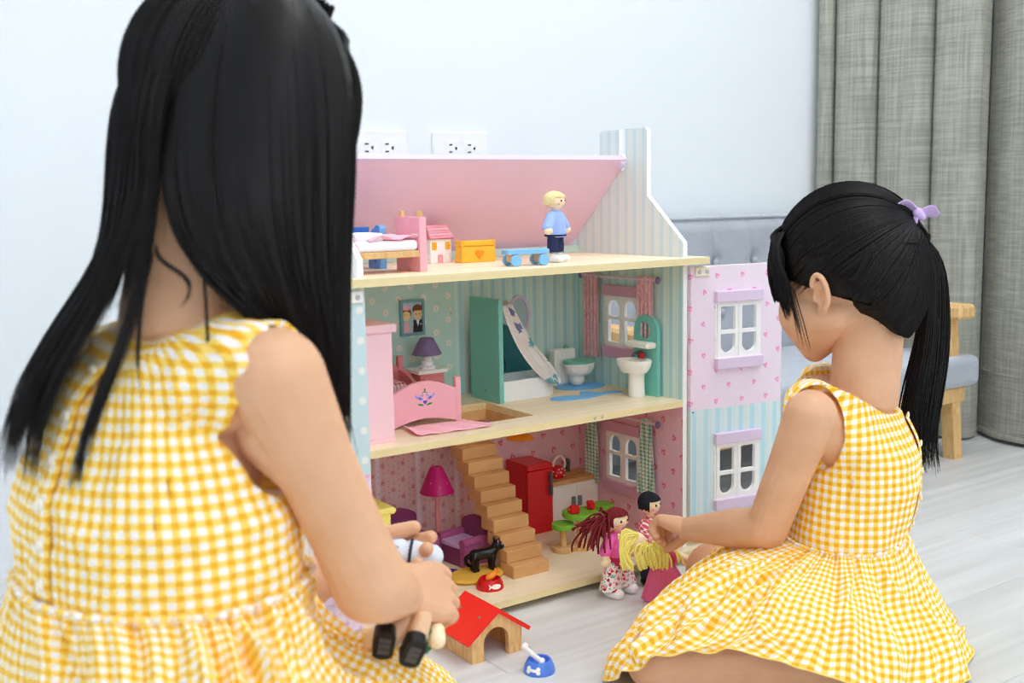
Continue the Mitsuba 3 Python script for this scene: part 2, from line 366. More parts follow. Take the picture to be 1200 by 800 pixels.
# ---------------------------------------------------------------- the room
RX0, RX1, RY0, RY1, RZ = -2.5, 1.16, -3.05, 0.56, 2.4
def slab(x0, x1, y0, y1, z0, z1): return trimesh.creation.box(bounds=[[x0, y0, z0], [x1, y1, z1]])
struct('floor', slab(RX0, RX1, RY0, RY1, -0.04, -0.004), 'floor_gap')
x_off = [0.35, 0.9, 0.15, 0.65]
row = 0
y = RY0
while y < RY1 - 1e-6:
    y1 = min(y + 0.18, RY1)
    x = RX0 - x_off[row % 4]
    while x < RX1:
        a, b = max(x, RX0), min(x + 1.2, RX1)
        if b - a > 0.02:
            put('floor__plank', box(a + 0.0004, b - 0.0004, y + 0.0004, y1 - 0.0004, -0.01, 0.0, 0.0009), 'floor')
        x += 1.2
    y, row = y1, row + 1
struct('wall_back', slab(RX0 - .1, RX1 + .1, RY1, RY1 + .1, -0.04, RZ), 'wall')
struct('wall_right', slab(RX1, RX1 + .1, RY0, RY1, -0.04, RZ), 'wall')
struct('wall_left', slab(RX0 - .1, RX0, RY0, RY1, -0.04, RZ), 'wall')
struct('wall_front', slab(RX0 - .1, RX1 + .1, RY0 - .1, RY0, -0.04, RZ), 'wall')
win = sbox(-2.26, 0.69, -0.14, 2.21).difference(shapely.union_all([sbox(-2.2, 0.75, -1.22, 2.15), sbox(-1.18, 0.75, -0.2, 2.15)]))
struct('window_1', xz(win, RY0, RY0 + 0.05), 'white')  # frame around the added glowing pane
struct('ceiling', slab(RX0 - .1, RX1 + .1, RY0 - .1, RY1 + .1, RZ, RZ + .1), 'ceiling')

# curtains
def curtain(key, label, path, z0, z1, hem=None):
    """path: (x, y) points; a hanging cloth with thickness"""
    p = spline([(a, b, 0) for a, b in path], 46 * (len(path) - 1) // 5)[:, :2]
    nz = 26
    P = np.zeros((nz, len(p), 3))
    s = np.linspace(0, 1, len(p))
    for k, z in enumerate(np.linspace(z0, z1, nz)):
        t = (z - z0) / (z1 - z0)
        wob = 0.004 * (meshkit.noise(np.c_[s * 9, np.full(len(p), t * 3), np.full(len(p), 4.0)]) - 0.5)
        P[k, :, 0] = p[:, 0] + wob; P[k, :, 1] = p[:, 1] + wob; P[k, :, 2] = z
    key = thing(key, label, 'curtain')
    put(key + '__cloth', sheet(P, 0.0035), 'linen', smooth=50)
    if hem:
        Q = np.stack([np.c_[p - [0.0022, 0.0], np.full(len(p), z)] for z in np.linspace(z0 + hem - 0.0015, z0 + hem + 0.0015, 3)])
        put(key + '__hem_seam', sheet(Q, 0.004), 'linen', smooth=50)
        Q = np.stack([np.c_[p - [0.003, 0.0], np.full(len(p), z)] for z in np.linspace(z0, z0 + 0.012, 3)])
        put(key + '__hem_edge', sheet(Q, 0.004), 'linen', smooth=50)
def pleats(a, b, cuts):
    a, b = np.array(a), np.array(b); d = b - a; n = np.array([d[1], -d[0]]) / np.linalg.norm(d)
    out = []
    for t0, t1 in zip(cuts[:-1], cuts[1:]):
        for t, o in ((0.0, -0.050), (0.015, -0.012), (0.12, 0.008), (0.5, 0.020), (0.9, 0.014), (0.985, -0.006), (1.0, -0.046)):
            out.append(a + d * (t0 + (t1 - t0) * t) + n * o)
    return [tuple(q) for q in out]
curtain('curtain', 'grey-green linen curtain falling in deep pleats behind the sofa arm',
        pleats((0.925, 0.540), (1.056, 0.200), (0.0, 0.10, 0.37, 0.70, 1.0)), 0.006, 2.3)
curtain('curtain', 'flatter grey-green linen curtain with a wide stitched hem at the right edge of the photo',
        [(1.118, 0.225), (1.098, 0.19), (1.078, 0.155), (1.07, 0.10), (1.075, 0.0), (1.1, -0.09), (1.08, -0.2), (1.1, -0.32), (1.08, -0.45), (1.105, -0.6)], 0.010, 2.3, hem=0.142)

# wall outlets (wide double plates, sockets turned sideways)
def outlet(x, label):
    k = thing('wall_outlet', label, 'wall outlet', 'white double wall outlets above the dollhouse')
    put(k + '__plate', box(x - 0.0595, x + 0.0595, 0.5525, 0.5598, 0.607, 0.677, 0.0025), 'white_plastic')
    for dx in (-0.019, 0.021):
        c = x + dx
        s = put(k + '__socket', box(c - 0.0165, c + 0.0165, 0.5515, 0.5527, 0.6325, 0.6605, 0.0006), 'white_plastic')
        sl = [box(c - 0.0075, c - 0.0005, 0.5505, 0.5516, z - 0.0012, z + 0.0012, 0.0002) for z in (0.6525, 0.6395)]
        put(s + '__slot', sl[0], 'slot'); put(s + '__slot', sl[1], 'slot')
        put(s + '__ground_hole', xz(Polygon(np.c_[c + 0.009 - 0.004 * np.sin(np.linspace(0, np.pi, 12)), 0.646 + 0.003 * np.cos(np.linspace(0, np.pi, 12))]), 0.5507, 0.5516), 'slot')
outlet(-0.0447, 'white double wall outlet on the pale wall, right one of the pair')
outlet(-0.2170, 'white double wall outlet partly hidden by the older girl\'s hair')

# ---------------------------------------------------------------- child's sofa
sofa = thing('sofa', 'low grey upholstered sofa with oak frame behind the dollhouse', 'sofa')
def cushion(lo, hi, r=0.02):
    m = tm(manifold3d.Manifold.hull(manifold3d.Manifold.batch_boolean([manifold3d.Manifold.sphere(r, 16).translate((float(x), float(y), float(z))) for x in (lo[0] + r, hi[0] - r) for y in (lo[1] + r, hi[1] - r) for z in (lo[2] + r, hi[2] - r)], manifold3d.OpType.Add)))
    return m
put(sofa + '__seat_cushion', cushion((0.125, 0.105, 0.152), (0.932, 0.475, 0.214), 0.014), 'sofa', smooth=60)
# tufted back: a padded grid with buttons drawn in
nb = 90
bx, bz = np.linspace(0.105, 0.872, 130), np.linspace(0.205, 0.505, 56)
BX, BZ = np.meshgrid(bx, bz)
ed = np.minimum(np.minimum((BX - 0.105), (0.872 - BX)), np.minimum(BZ - 0.19, 0.505 - BZ))
puff = 0.455 - 0.0 * BX + 0.03 * (1 - np.clip(ed / 0.03, 0, 1)) ** 2.2
btn = [(0.175 + 0.115 * k, 0.411) for k in range(6)] + [(0.194 + 0.115 * k, 0.3055) for k in range(6)]
for (a, b) in btn: puff = puff + 0.012 * np.exp(-((BX - a) ** 2 + (BZ - b) ** 2) / 0.00035)
for k in range(6): puff = puff + 0.004 * np.exp(-((BX - 0.1775 - 0.115 * k - 0.02 * (0.411 - BZ) / 0.1) ** 2) / 0.00002) * (BZ > 0.30)
BP = np.stack([BX, puff, BZ], -1)
bk = grid(BP)
back = thing(sofa + '__back_cushion', '', '') ; labels.pop(back)
full = cat([bk, trimesh.Trimesh(*[np.vstack([bk.vertices, bk.vertices * [1, 0, 1] + [0, 0.535, 0]]), np.vstack([bk.faces[:, ::-1] + len(bk.vertices)] + [[[a, a + len(bk.vertices), b], [b, a + len(bk.vertices), b + len(bk.vertices)]] for a, b in zip(*(lambda r: (r, np.roll(r, -1)))(np.r_[np.arange(130), np.arange(2, 57) * 130 - 1, 55 * 130 + np.arange(128, -1, -1), np.arange(54, 0, -1) * 130]))])], process=False)])
full = trimesh.Trimesh(full.vertices, full.faces, process=False)
scene[back] = mikit.ply(full, 'mat_sofa', smooth=50)
for (a, b) in btn: put(back + '__button', ball((a, 0.459, b), (0.0085, 0.006, 0.0085), 2), 'sofa', smooth=True)
put(sofa + '__piping', tube([(0.115, 0.474, 0.500), (0.5, 0.470, 0.5035), (0.865, 0.474, 0.500)], 0.003, 6, 20), 'sofa', smooth=True)
def oak(name, m): return put(sofa + '__' + name, m, 'pine')
oak('front_rail', box(0.13, 0.905, 0.122, 0.146, 0.118, 0.151, 0.003))
put(sofa + '__added_rear_panel', box(0.125, 0.905, 0.490, 0.498, 0.008, 0.205, 0.002), 'sofa')  # panel added low at the back to keep the space under the sofa dark
put(sofa + '__lining', box(0.135, 0.90, 0.15, 0.455, 0.140, 0.151, 0.002), 'sofa')
oak('rear_rail', box(0.13, 0.905, 0.46, 0.485, 0.118, 0.151, 0.003))
for x0 in (0.105, 0.862):
    oak('armrest', box(x0 - 0.01, x0 + 0.045, 0.105, 0.50, 0.292, 0.322, 0.006))
    oak('leg', hull([(x0 + a, y + b, z) for z, w in ((0.0, 0.013), (0.293, 0.016)) for a in (0.018 - w, 0.018 + w) for b in (-w, w) for y in ((0.130,) if z == 0 else (0.155,))]))
    oak('leg', hull([(x0 + a, y + b, z) for z, w in ((0.0, 0.013), (0.293, 0.016)) for a in (0.018 - w, 0.018 + w) for b in (-w, w) for y in ((0.50,) if z == 0 else (0.465,))]))

# ---------------------------------------------------------------- dollhouse
HW, HD = 0.5423, 0.255          # outer width, depth to the back panel
ZB, ZM, ZA, TH = 0.0206, 0.2487, 0.4633, 0.0100
WT = 0.008
dh = thing('dollhouse', 'open wooden three-storey dollhouse with pink and mint papered rooms', 'dollhouse')
def D(name, m, mt, smooth=False): return put(dh + '__' + name, m, mt, smooth)
def rrect(x0, x1, y0, y1, r): return sbox(x0 + r, y0 + r, x1 - r, y1 - r).buffer(r, quad_segs=6)
D('base_board', xy(rrect(-HW - 0.029, 0.029, -0.02, HD + 0.012, 0.004), ZB - TH, ZB), 'birch')
for x in (-HW + 0.02, -0.02):
    for yy in (0.02, 0.22): D('base_foot', box(x - 0.02, x + 0.02, yy - 0.015, yy + 0.015, 0.0, ZB - TH, 0.001), 'birch')
mid = sbox(-HW + WT, 0.0, -WT, HD).difference(sbox(-0.338, 0.052, -0.246, 0.178))
mb = D('middle_floor', xy(mid, ZM - TH, ZM), 'birch')
hole_z = (ZM - 0.026, ZM - 0.0002)
put(mb + '__stair_hole_lining', box(-0.246, -0.2415, 0.05, 0.182, *hole_z), 'beech')
put(mb + '__stair_hole_lining', box(-0.338, -0.246, 0.178, 0.182, *hole_z), 'beech')
D('attic_floor', xy(rrect(-HW - 0.029, 0.029, -0.02, HD + 0.012, 0.004), ZA - TH, ZA), 'birch')
for xx in (-0.1775, -0.1640):
    put(mb + '__screw', cyl((xx, 0.0004, ZM - 0.0048), (xx, -0.0008, ZM - 0.0048), 0.0024, n=16), 'steel')
# right wall with two window openings (y, z)
WIN_U = (0.0985, 0.1785, 0.3145, 0.3975)
WIN_L = (0.0975, 0.1775, 0.0925, 0.1755)
def hole(w, m=0.0): return sbox(w[0] - m, w[2] - m, w[1] + m, w[3] + m)
wallp = sbox(0.0, ZB, HD, ZA - TH)
D('right_wall', yz(wallp.difference(hole(WIN_U)).difference(hole(WIN_L)).difference(sbox(-1, ZM - TH, 0.0, ZM)), -WT, 0.0), 'paper_right')
D('left_wall', yz(wallp, -HW, -HW + WT), 'paper_right')
D('back_panel', xz(sbox(-HW, ZB, 0.0, ZA - TH), HD, HD + 0.006), 'paper_back')
# attic gables with chimney and ridge slot
ga = [(0.0, ZA), (0.0, 0.4856), (0.0802, 0.5550), (0.0800, 0.6530), (0.0845, 0.6576), (0.1300, 0.6576), (0.1300, 0.6000), (0.1375, 0.5930), (0.1450, 0.6000), (0.1450, 0.6576), (0.1885, 0.6576), (0.1930, 0.6530), (0.1930, 0.5550), (HD, 0.5000), (HD, ZA)]
gp = Polygon(ga)
D('right_gable', yz(gp, -WT, 0.0), 'paper_gable')
D('left_gable', yz(gp, -HW, -HW + WT), 'paper_gable')
D('attic_back_strip', box(-HW + WT, -WT, HD - 0.006, HD + 0.004, ZA, ZA + 0.012, 0.0008), 'pale_green')
# rear roof slope (seen from below): from the eave up to the ridge slot
e0, e1 = np.array([0.268, 0.474]), np.array([0.128, 0.6085])
dv = (e1 - e0) / np.linalg.norm(e1 - e0); nv_ = np.array([-dv[1], dv[0]]) * -1
rp = Polygon([e0, e1, e1 + nv_ * 0.0085, e0 + nv_ * 0.0085])
roof = D('roof_panel', yz(rp, -HW + WT + 0.0008, -WT - 0.0008), 'roof_pink')
top = Polygon([e1 - dv * 0.0002, e1 + dv * 0.003, e1 + dv * 0.003 + nv_ * 0.0092, e1 - dv * 0.0002 + nv_ * 0.0092])
put(roof + '__ridge_edge', yz(top, -HW + WT + 0.0008, -WT - 0.0008), 'lilac')
for xx in (-WT - 0.012, -HW + WT + 0.004):
    put(roof + '__pivot', cyl((xx, 0.1335, 0.6040), (xx + 0.009, 0.1335, 0.6040), 0.0075, n=24), 'lilac')
put(dh + '__pivot_cap', cyl((-WT - 0.004, 0.1375, 0.6105), (-WT + 0.002, 0.1375, 0.6105), 0.0095, n=24), 'white')

def window(parent, ex, ey, ez, o, w, h, arch, headmat='mauve', wide=0.004):
    """local frame: s across, t up, third axis out of the wall into view"""
    pl = lambda m: place(m, ex, ey, ez, o)
    k = put(parent + '__window', pl(moved(ext(sbox(-0.003, -0.003, w + 0.003, h + 0.003).difference(sbox(0, 0, w, h)), 0.010), (0, 0, -0.009))), 'white')
    put(k + '__header', pl(box(-wide, w + wide, h - 0.0005, h + 0.0165, 0.0, 0.0075, 0.0008)), headmat)
    put(k + '__sill', pl(box(-wide, w + wide, -0.0165, 0.0005, 0.0, 0.0085, 0.0008)), headmat)
    for q in (0, 1):
        a, b = q * w / 2 + 0.0003, (q + 1) * w / 2 - 0.0003
        fr = 0.0062
        x0, x1 = a + fr, b - fr
        mz = h * (0.56 if arch == 'top' else 0.46)
        lo = sbox(x0, 0.0075, x1, mz - 0.0028); up = sbox(x0, mz + 0.0028, x1, h - 0.0075)
        r = (x1 - x0) / 2
        if arch == 'top': up = sbox(x0, mz + 0.0028, x1, h - 0.0075 - r).union(Point((x0 + x1) / 2, h - 0.0075 - r).buffer(r))
        else: lo = sbox(x0, 0.0075 + r, x1, mz - 0.0028).union(Point((x0 + x1) / 2, 0.0075 + r).buffer(r))
        fp = sbox(a, 0.0005, b, h - 0.0005).difference(lo).difference(up)
        put(k + '__sash', pl(moved(ext(fp, 0.006), (0, 0, -0.004))), 'white')
    return k
for w in (WIN_U, WIN_L):
    window(dh + '__right_wall', [0, -1, 0], [0, 0, 1], [-1, 0, 0], [-WT, w[1], w[2]], w[1] - w[0], w[3] - w[2], 'top')

# front doors, both swung wide open
def door(name, o, ex, width, m, win_s, mt):
    ex = np.array(ex, float); ey = np.array([0, 0, 1.0]); ez = np.cross(ex, ey)
    z0, z1 = 0.028, 0.4490
    wins = [(win_s, 0.3080, 0.0795, 0.0860), (win_s, 0.0875, 0.0795, 0.0880)]
    poly = sbox(0, z0, width, z1)
    for (s, z, w, h) in wins: poly = poly.difference(sbox(s, z, s + w, z + h))
    k = D(name, place(moved(ext(poly, 0.008), (0, 0, -0.008)), ex, ey, ez, o), mt)
    for (s, z, w, h) in wins:
        window(k, ex, ey, ez, np.array(o) + ex * s + ey * z, w, h, 'bottom', 'lilac')
    return k, ex, ey, ez
rd, ex, ey, ez = door('right_door', (0.004, -0.004, 0.0), (CD, -SD, 0), 0.171, None, 0.0470, 'paper_rdoor')
o = np.array([0.004, -0.004, 0.0])
hp = put(rd + '__hinge_plate', place(box(0.0065, 0.0325, 0.434, 0.4485, 0.0, 0.0035, 0.001), ex, ey, ez, o), 'cream')
for s in (0.0135, 0.0265): put(hp + '__screw', place(cyl((s, 0.4412, 0.0034), (s, 0.4412, 0.005), 0.0032, n=14), ex, ey, ez, o), 'steel')
put(rd + '__screw', place(cyl((0.004, 0.2285, 0.0), (0.004, 0.2285, 0.001), 0.0016, n=12), ex, ey, ez, o), 'grey')
ld, ex, ey, ez = door('left_door', (-0.5375 - 0.171, -0.0075, 0.0), (1, 0, 0), 0.171, None, 0.0445, 'paper_ldoor')
o = np.array([-0.5375 - 0.171, -0.0075, 0.0])
hp = put(ld + '__hinge_plate', place(box(0.138, 0.1675, 0.434, 0.4485, 0.0, 0.0035, 0.001), ex, ey, ez, o), 'white')
for s in (0.146, 0.160): put(hp + '__screw', place(cyl((s, 0.4412, 0.0034), (s, 0.4412, 0.005), 0.0032, n=14), ex, ey, ez, o), 'steel')

# doll curtains on rods (hang at the right wall)
def rod(y0, y1, z):
    k = D('curtain_rod', cyl((-0.017, y0, z), (-0.017, y1, z), 0.0022, n=12), 'lilac')
    for yy in (y0, y1): put(k + '__finial', ball((-0.017, yy, z), (0.004, 0.004, 0.006), 2), 'purple_shade', smooth=True)
    for yy in (y0 + 0.004, y1 - 0.004): put(k + '__bracket', box(-0.017, -0.008, yy - 0.0015, yy + 0.0015, z - 0.0015, z + 0.0015, 0.0003), 'lilac')
rod(0.046, 0.234, 0.4275); rod(0.046, 0.234, 0.2045)
def doll_curtain(key, label, y0, y1, z0, z1, m, flare=1.0, folds=4, group=None):
    nu, nv = 40, 22
    P = np.zeros((nv, nu, 3)); uv = np.zeros((nv, nu, 2))
    c = (y0 + y1) / 2
    for i in range(nv):
        t = i / (nv - 1)
        w = (y1 - y0) * (1 + (flare - 1) * (1 - t))
        s = np.linspace(-0.5, 0.5, nu)
        P[i, :, 1] = c + s * w
        P[i, :, 0] = -0.0165 - 0.0028 * np.cos(s * 2 * np.pi * folds) - 0.0006
        P[i, :, 2] = z0 + (z1 - z0) * t
        uv[i, :, 0] = (y1 - y0) * 1.5 * s * (1 + (flare - 1) * (1 - t)); uv[i, :, 1] = P[i, :, 2]
    g = grid(P)
    k = thing(key, label, 'toy curtain', group)
    scene[k] = mikit.ply(g, 'mat_' + m, smooth=True, uv=uv.reshape(-1, 2))
    return k
doll_curtain('toy_curtain', 'pink speckled doll curtain at the left of the upstairs dollhouse window', 0.188, 0.224, 0.294, 0.4325, 'pink_curtain')
doll_curtain('toy_curtain', 'short-looking pink doll curtain above the toy wash basin', 0.0545, 0.0905, 0.294, 0.4325, 'pink_curtain')
doll_curtain('toy_curtain', 'green gingham doll curtain at the left of the kitchen window', 0.1955, 0.2185, 0.082, 0.2095, 'mini_gingham', 1.7)
doll_curtain('toy_curtain', 'green gingham doll curtain at the right of the kitchen window', 0.0605, 0.0815, 0.088, 0.2095, 'mini_gingham', 2.0)

# staircase: nine shown treads climbing to the hole
st = thing('toy_staircase', 'little beech staircase climbing from the dollhouse floor to the hole above', 'toy stairs')
RUN, RISE = 0.01625, 0.01835
for k in range(11):
    z0, y0 = ZB + RISE * k, 0.0385 + RUN * k
    put(st + '__step', box(-0.2956, -0.2335, y0, min(y0 + RUN * 2.1, HD - 0.001), z0 if k else ZB, z0 + RISE - 0.0003, 0.0009), 'beech')

# ---------------------------------------------------------------- toys in the attic
def halfround(x0, x1, z0, z1, ztop):
    """upright board with an arched top, as a polygon"""
    t = np.linspace(0, np.pi, 17)
    return Polygon([(x0, z0), (x1, z0)] + list(zip((x0 + x1) / 2 + (x1 - x0) / 2 * np.cos(t), z1 + (ztop - z1) * np.sin(t))))
def A(k, name, m, mt, smooth=False, uv=None): return put(k + '__' + name, m, mt, smooth, uv)

k = thing('toy_bed', 'pink and wood doll bunk bed with a white mattress in the dollhouse attic', 'toy bed')
hb = box(-0.4340, -0.4235, 0.0360, 0.1000, ZA, 0.5338, 0.0008)
A(k, 'headboard', hb, 'bed_pink')
hc = Polygon([(0.068 + 0.0095 * math.cos(a), 0.5338 + 0.0115 * math.sin(a)) for a in np.linspace(np.pi, 2 * np.pi, 20)])
A(k, 'headboard_notch', yz(hc, -0.4345, -0.4232), 'rose')
A(k, 'footboard', box(-0.5335, -0.5235, 0.036, 0.100, ZA, 0.503), 'bed_pink')
A(k, 'bed_rail', box(-0.5235, -0.4340, 0.0368, 0.0992, 0.4828, 0.4912), 'pine')
for yy in (0.044, 0.090): A(k, 'peg', cyl((-0.4288, yy, 0.5335), (-0.4288, yy, 0.5415), 0.0036), 'pine')
A(k, 'mattress', cushion((-0.523, 0.0375, 0.4912), (-0.4350, 0.099, 0.5050), 0.005), 'cloth_white', 60)
one('toy_pillow', 'small white pillow at the left end of the attic doll bed', 'toy pillow', cushion((-0.521, 0.042, 0.5042), (-0.480, 0.095, 0.5150), 0.0052), 'cloth_white', 60)
nu, nv = 40, 24
U_, V_ = np.meshgrid(np.linspace(-0.506, -0.4365, nu), np.linspace(0.0365, 0.097, nv))
Bz = 0.5065 + 0.006 * meshkit.fbm(np.stack([U_ * 60, V_ * 45, 0 * U_], -1), 3, 4) + 0.003 * np.sin((U_ + V_) * 150)* (V_ < 0.06)
one('toy_blanket', 'thin rumpled pink blanket lying on the attic doll bed', 'toy blanket', sheet(np.stack([U_, V_, Bz], -1), 0.0014), 'rose', 50)

k = thing('toy_chair', 'blue wooden toy chair with curved sides behind the attic doll bed', 'toy chair')
def chair_side(x0):
    pr = Polygon([(0.128, ZA), (0.128, 0.518), (0.1295, 0.5215), (0.137, 0.5225), (0.150, 0.516), (0.160, 0.508), (0.163, ZA)]).difference(affinity.translate(heart2d(0.011), 0.143, 0.4745))
    A(k, 'side_panel', yz(pr, x0, x0 + 0.0095), 'light_blue')
chair_side(-0.4430); chair_side(-0.4975)
A(k, 'seat', box(-0.488, -0.443, 0.129, 0.163, 0.488, 0.494), 'mid_blue')
A(k, 'backrest', box(-0.488, -0.443, 0.158, 0.163, 0.494, 0.520), 'mid_blue')

k = thing('toy_cottage', 'tiny white cottage with a pink striped roof between the attic bed and the yellow chest', 'toy house')
c = (-0.3145, 0.183, 0); ang = 10
R = lambda m: rotz(m, ang, c)
A(k, 'wall_block', R(box(-0.3345, -0.2945, 0.183, 0.208, ZA, 0.4985)), 'mini_white')
ro = hull([(-0.3375, 0.180, 0.4978), (-0.2915, 0.180, 0.4978), (-0.3375, 0.212, 0.4978), (-0.2915, 0.212, 0.4978), (-0.3325, 0.196, 0.5185), (-0.2965, 0.196, 0.5185)])
r_ = A(k, 'roof', R(ro), 'deep_pink')
for i in range(5):
    z = 0.4992 + 0.0038 * i; yy = 0.180 + 0.0030 * i; ins = 0.0009 * i
    put(r_ + '__shingle_row', R(hull([(x, yy + b, z + a) for x in (-0.3375 + ins, -0.2915 - ins) for a, b in ((0, -0.0012), (0.001, -0.0012), (0.0034, 0.0016), (0, 0.001))])), 'rose' if i % 2 else 'orange_roof')
for x in (-0.3320, -0.3065):
    w = A(k, 'window', R(box(x, x + 0.0085, 0.1818, 0.1834, 0.4825, 0.4935, 0.0003)), 'yellow')
    put(w + '__crossbar', R(box(x + 0.0038, x + 0.0047, 0.1812, 0.1822, 0.4825, 0.4935, 0.0002)), 'orange')
    put(w + '__crossbar', R(box(x, x + 0.0085, 0.1812, 0.1822, 0.4875, 0.4884, 0.0002)), 'orange')
dr_ = A(k, 'door', R(xz(Polygon([(-0.3215, ZA), (-0.3125, ZA), (-0.3125, 0.474), (-0.3145, 0.4758), (-0.3195, 0.4758), (-0.3215, 0.474)]), 0.1817, 0.1834)), 'orange_roof')
put(dr_ + '__doorknob', ball(R(trimesh.Trimesh([(-0.317, 0.1815, 0.4695)], [])).vertices[0], 0.0008, 1), 'mini_white')

k = thing('toy_chest', 'yellow toy chest with an orange heart on its front in the attic', 'toy chest')
R = lambda m: m
A(k, 'body', R(box(-0.3005, -0.2415, 0.149, 0.168, ZA, 0.4868, 0.0012)), 'yellow')
A(k, 'lid', R(box(-0.2965, -0.2460, 0.1482, 0.168, 0.4872, 0.4948, 0.0012)), 'yellow')
for x in (-0.3005, -0.2455): A(k, 'side_post', R(box(x, x + 0.0038, 0.1486, 0.168, 0.4868, 0.4955, 0.0010)), 'yellow')
A(k, 'heart', R(xz(affinity.translate(heart2d(0.0145), -0.2700, 0.4755), 0.1476, 0.1494)), 'orange')

k = thing('toy_cart', 'light blue wooden skateboard cart at the boy doll\'s feet', 'toy cart')
c = (-0.268, 0.036, 0); R = lambda m: rotz(m, -9, c)
A(k, 'deck', R(place(ext(rrect(-0.033, 0.033, -0.012, 0.012, 0.006), 0.006), [1, 0, 0], [0, 1, 0], [0, 0, 1], [-0.268, 0.036, 0.4795])), 'sky_blue')
for dx in (-0.021, 0.021):
    A(k, 'axle_block', R(box(-0.268 + dx - 0.005, -0.268 + dx + 0.005, 0.027, 0.045, 0.4685, 0.4798)), 'pine')
    for s in (-1, 1):
        A(k, 'wheel', R(cyl((-0.268 + dx, 0.036 + s * 0.0095, 0.4711), (-0.268 + dx, 0.036 + s * 0.0155, 0.4711), 0.0077, n=24)), 'sky_blue')

# ---------------------------------------------------------------- wooden dolls
MF = manifold3d.Manifold
def capsule(p, q, r0, r1, seg=20):
    return MF.batch_hull([MF.sphere(r0, seg).translate(tuple(map(float, p))), MF.sphere(r1, seg).translate(tuple(map(float, q)))])
def chain(pts, seg=20):
    """pts: (x, y, z, r)"""
    ms = [capsule(a[:3], b[:3], a[3], b[3], seg) for a, b in zip(pts[:-1], pts[1:])]
    return MF.batch_boolean(ms, manifold3d.OpType.Add)
def union(ms): return MF.batch_boolean(list(ms), manifold3d.OpType.Add)
def local(mesh, o, yaw, s=1.0, tilt=None):
    """doll frame (x right, y forward, z up) -> place"""
    a = yaw
    M = np.array([[math.sin(a), math.cos(a), 0], [-math.cos(a), math.sin(a), 0], [0, 0, 1.0]])
    if tilt is not None: M = M @ tilt
    m = mesh if isinstance(mesh, trimesh.Trimesh) else tm(mesh)
    s = np.broadcast_to(s, 3)
    return place(m, M[:, 0] * s[0], M[:, 1] * s[1], M[:, 2] * s[2], o)
def smile(w=0.0045): return tube([(-w, 0, 0), (0, 0, -0.0018), (w, 0, 0)], 0.00035, 5, 9)
def doll_face(k, head, W, hc, hr):
    for s in (-1, 1):
        e = np.array([s * 0.38, 0.92, 0.05]); e = hc + e / np.linalg.norm(e) * hr
        put(head + '__eye', W(ball(e, (0.0011, 0.0011, 0.0015), 1)), 'black', True)
        b = np.array([s * 0.62, 0.75, -0.32]); b = hc + b / np.linalg.norm(b) * (hr - 0.0003)
        put(head + '__cheek', W(ball(b, (0.0018, 0.0013, 0.0016), 2)), 'blush', True)
    mth = [hc + np.array([x, math.sqrt(max(hr ** 2 - x * x - z * z, 0)), z]) for x, z in ((-0.0035, -0.0052), (-0.0015, -0.0064), (0.0015, -0.0064), (0.0035, -0.0052))]
    put(head + '__mouth', W(tube(mth, 0.0004, 5, 10)), 'bed_pink', True)
    put(head + '__nose', W(ball(hc + np.array([0, hr + 0.0002, -0.0016]), 0.0009, 1)), 'doll_skin', True)
def cap_strands(hc, hr, n, r, m, drop, fringe=0.35, back=-0.9, seed=3, jit=0.0006):
    """short yarn laid over the head from the crown"""
    g = np.random.default_rng(seed); out = []
    for i in range(n):
        az = 2 * np.pi * (i + 0.5 * g.random()) / n
        end = fringe if math.sin(az) > 0.45 else back + 0.2 * g.random() * (fringe - back)
        th = np.linspace(0.05, math.acos(max(-0.98, min(0.98, end))), 9)
        p = np.stack([np.sin(th) * math.cos(az), np.sin(th) * math.sin(az), np.cos(th)], -1) * (hr + r * 0.9 + jit * g.random()) + hc
        if drop and end < 0: p[-1] = p[-2] + (0, 0, -drop * (0.4 + 0.6 * g.random()))
        out.append(tube(p, r, 5))
    return cat(out)

# boy doll
o, yaw = np.array([-0.1955, 0.0640, ZA]), math.radians(-62)
W = lambda m: local(m, o, yaw, (1.28, 1.15, 1.0))
k = thing('wooden_doll', 'blond boy doll in a light blue shirt standing in the attic', 'doll')
hc = np.array([0, 0, 0.0865]); hr = 0.0118
h = A(k, 'head', W(cat([ball(hc, hr, 4), cyl((0, 0, 0.066), (0, 0, 0.078), 0.0045)])), 'doll_skin', 40)
doll_face(k, h, W, hc, hr)
A(k, 'hair', W(cat([cap_strands(hc, hr, 46, 0.0011, 0, 0.003, 0.42, -0.55, 5), ball(hc + [0, -0.0022, 0.0022], hr + 0.0006, 3)])), 'blond', 40)
sh = union([chain([(0, 0, 0.041, 0.0132), (0, 0, 0.055, 0.0125), (0, 0, 0.066, 0.0095)]), chain([(-0.010, 0, 0.066, 0.0065), (-0.0215, 0.001, 0.050, 0.0070)]), chain([(0.010, 0, 0.066, 0.0065), (0.0215, 0.001, 0.050, 0.0070)])])
sh = sh - MF.cube((0.1, 0.1, 0.04), True).translate((0, 0, 0.0155)) - MF.cube((0.02, 0.06, 0.006), True).translate((-0.026, 0, 0.0440)) - MF.cube((0.02, 0.06, 0.006), True).translate((0.026, 0, 0.0440))
A(k, 'shirt', W(sh.refine_to_length(0.004)), 'shirt_blue', 50)
